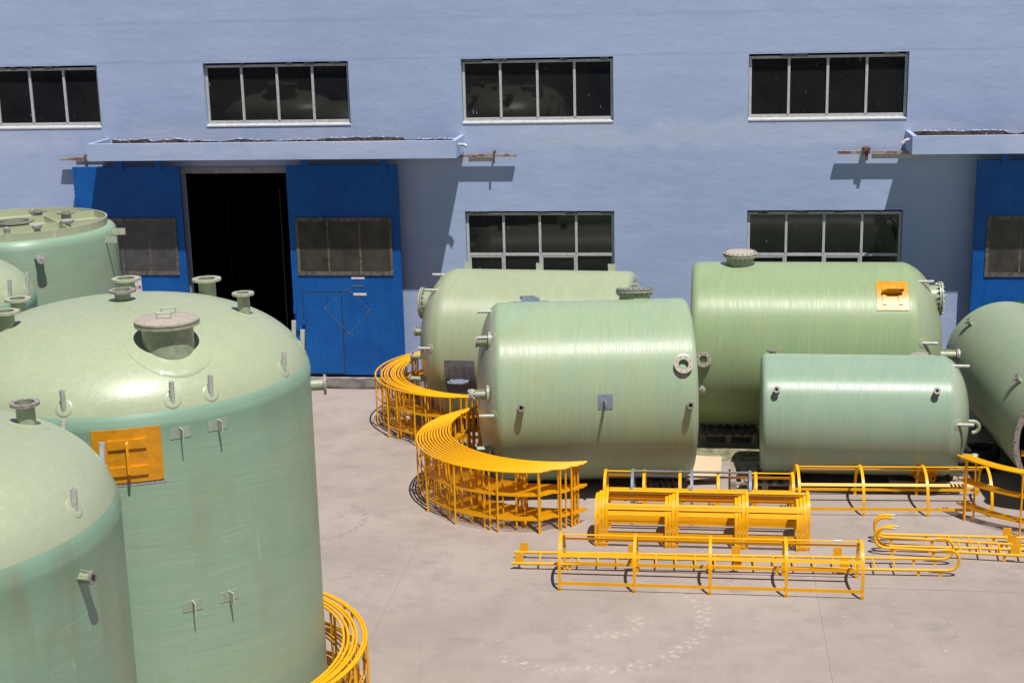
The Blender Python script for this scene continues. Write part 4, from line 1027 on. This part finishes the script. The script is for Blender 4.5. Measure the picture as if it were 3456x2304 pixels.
for j in range(ny+1):
    for i in range(nx+1):
        u, v = i/nx, j/ny; mb.v.append((-.46+.74*u+.03*v, 25.26+1.40*v+.10*u*(1-v), .13+.05*(1-v)**3*(u-.4)+.012*math.sin(3*u+2*v)))
n1 = len(mb.v); mb.v += [(a, b, c-.018) for a, b, c in mb.v]
for j in range(ny):
    for i in range(nx):
        q = (j*(nx+1)+i, j*(nx+1)+i+1, (j+1)*(nx+1)+i+1, (j+1)*(nx+1)+i); mb.f.append(q); mb.f.append(tuple(n1+k for k in reversed(q)))
for i in range(nx): mb.f.append((i, n1+i, n1+i+1, i+1)); k = ny*(nx+1)+i; mb.f.append((k, k+1, n1+k+1, n1+k))
for j in range(ny): k = j*(nx+1); mb.f.append((k, k+nx+1, n1+k+nx+1, n1+k)); k += nx; mb.f.append((k, n1+k, n1+k+nx+1, k+nx+1))
tag(obj('plywood_sheet', mb, M['ply'], None, 40), 'pale new plywood sheet on the ground between two lying tanks', 'plywood')
for x, y, lb in ((.05, 25.6, 'offcut block under front of the plywood sheet'), (-.05, 26.45, 'offcut block under back of the plywood sheet')):
    o = obj('wood_block', MB().box(-.25, .22, -.05, .05, 0, .108), M['wood'], None, 0); o.location = (x-.05, y, .003); tag(o, lb, 'wood block')
mb = MB(); n_ = 20
for i in range(n_+1):
    x = -.62+1.24*i/n_; a, b = random.uniform(-.015,.015), random.uniform(-.02,.02)
    mb.v += [(x, -.07+a, 0), (x, .07+b, 0), (x, .07+b, .03), (x, -.07+a, .034)]
for i in range(n_):
    for k in range(4): mb.f.append((i*4+k, (i+1)*4+k, (i+1)*4+(k+1)%4, i*4+(k+1)%4))
mb.f += [(0,1,2,3), (n_*4+3, n_*4+2, n_*4+1, n_*4)]
o = obj('plank', mb, M['plank'], None, 0); o.location = (3.82, 25.17, .166); o.rotation_euler.z = R(1); tag(o, 'splintered pale plank on front edge of the right hand pallet', 'plank')
def lump(label, c, s, seed):
    rnd = random.Random(seed); mb = MB(); seg, rg = 12, 7
    for i in range(rg+1):
        ph = math.pi*i/rg
        for k in range(seg):
            th = 2*math.pi*k/seg; f_ = 1+rnd.uniform(-.22, .18)
            mb.v.append((s[0]*f_*math.sin(ph)*math.cos(th), s[1]*f_*math.sin(ph)*math.sin(th), s[2]+s[2]*f_*math.cos(ph)*.98))
    for i in range(rg):
        for k in range(seg): mb.f.append((i*seg+k, (i+1)*seg+k, (i+1)*seg+(k+1)%seg, i*seg+(k+1)%seg))
    o = obj('concrete_lump', mb, M['lump'], None, 25); o.location = c; tag(o, label, 'rubble')
lump('rough concrete lump wedged below the domed end of the small tank', (4.42, 25.62, 0), (.17, .13, .09), 3)
lump('rough concrete lump behind, beside the tyre', (4.47, 26.1, 0), (.12, .15, .09), 4)
lump('small rubble piece lying on corner of the left pallet', (.78, 25.16, .152), (.11, .06, .025), 5)
# tyres by the open tank
for i, lb in enumerate(('worn black tyre lying on the ground between small tank and open tank', 'black tyre stacked on another between small tank and open tank')):
    t_ = thing('tyre', lb, 'tyre', (4.98+.02*i, 26.62+.02*i, .02+.19*i), .3*i, 'tyres stacked between the tanks')
    rr = [(.18,.03),(.17,.09),(.18,.15),(.25,.185),(.29,.18),(.315,.15),(.32,.09),(.315,.03),(.29,.0),(.25,-.005)]
    obj('carcass', MB().lathe(rr, 48, close=True), M['tyre'], t_, 50)
    tb = MB()
    for k in range(40):
        th = 2*math.pi*k/40; d_ = Vector((math.cos(th), math.sin(th), 0)); tb.obox(d_*.318+Vector((0,0,.09)), d_, Vector((-d_.y, d_.x, 0)), U, .008, .016, .065)
    obj('tread', tb, M['tyre'], t_, 0)
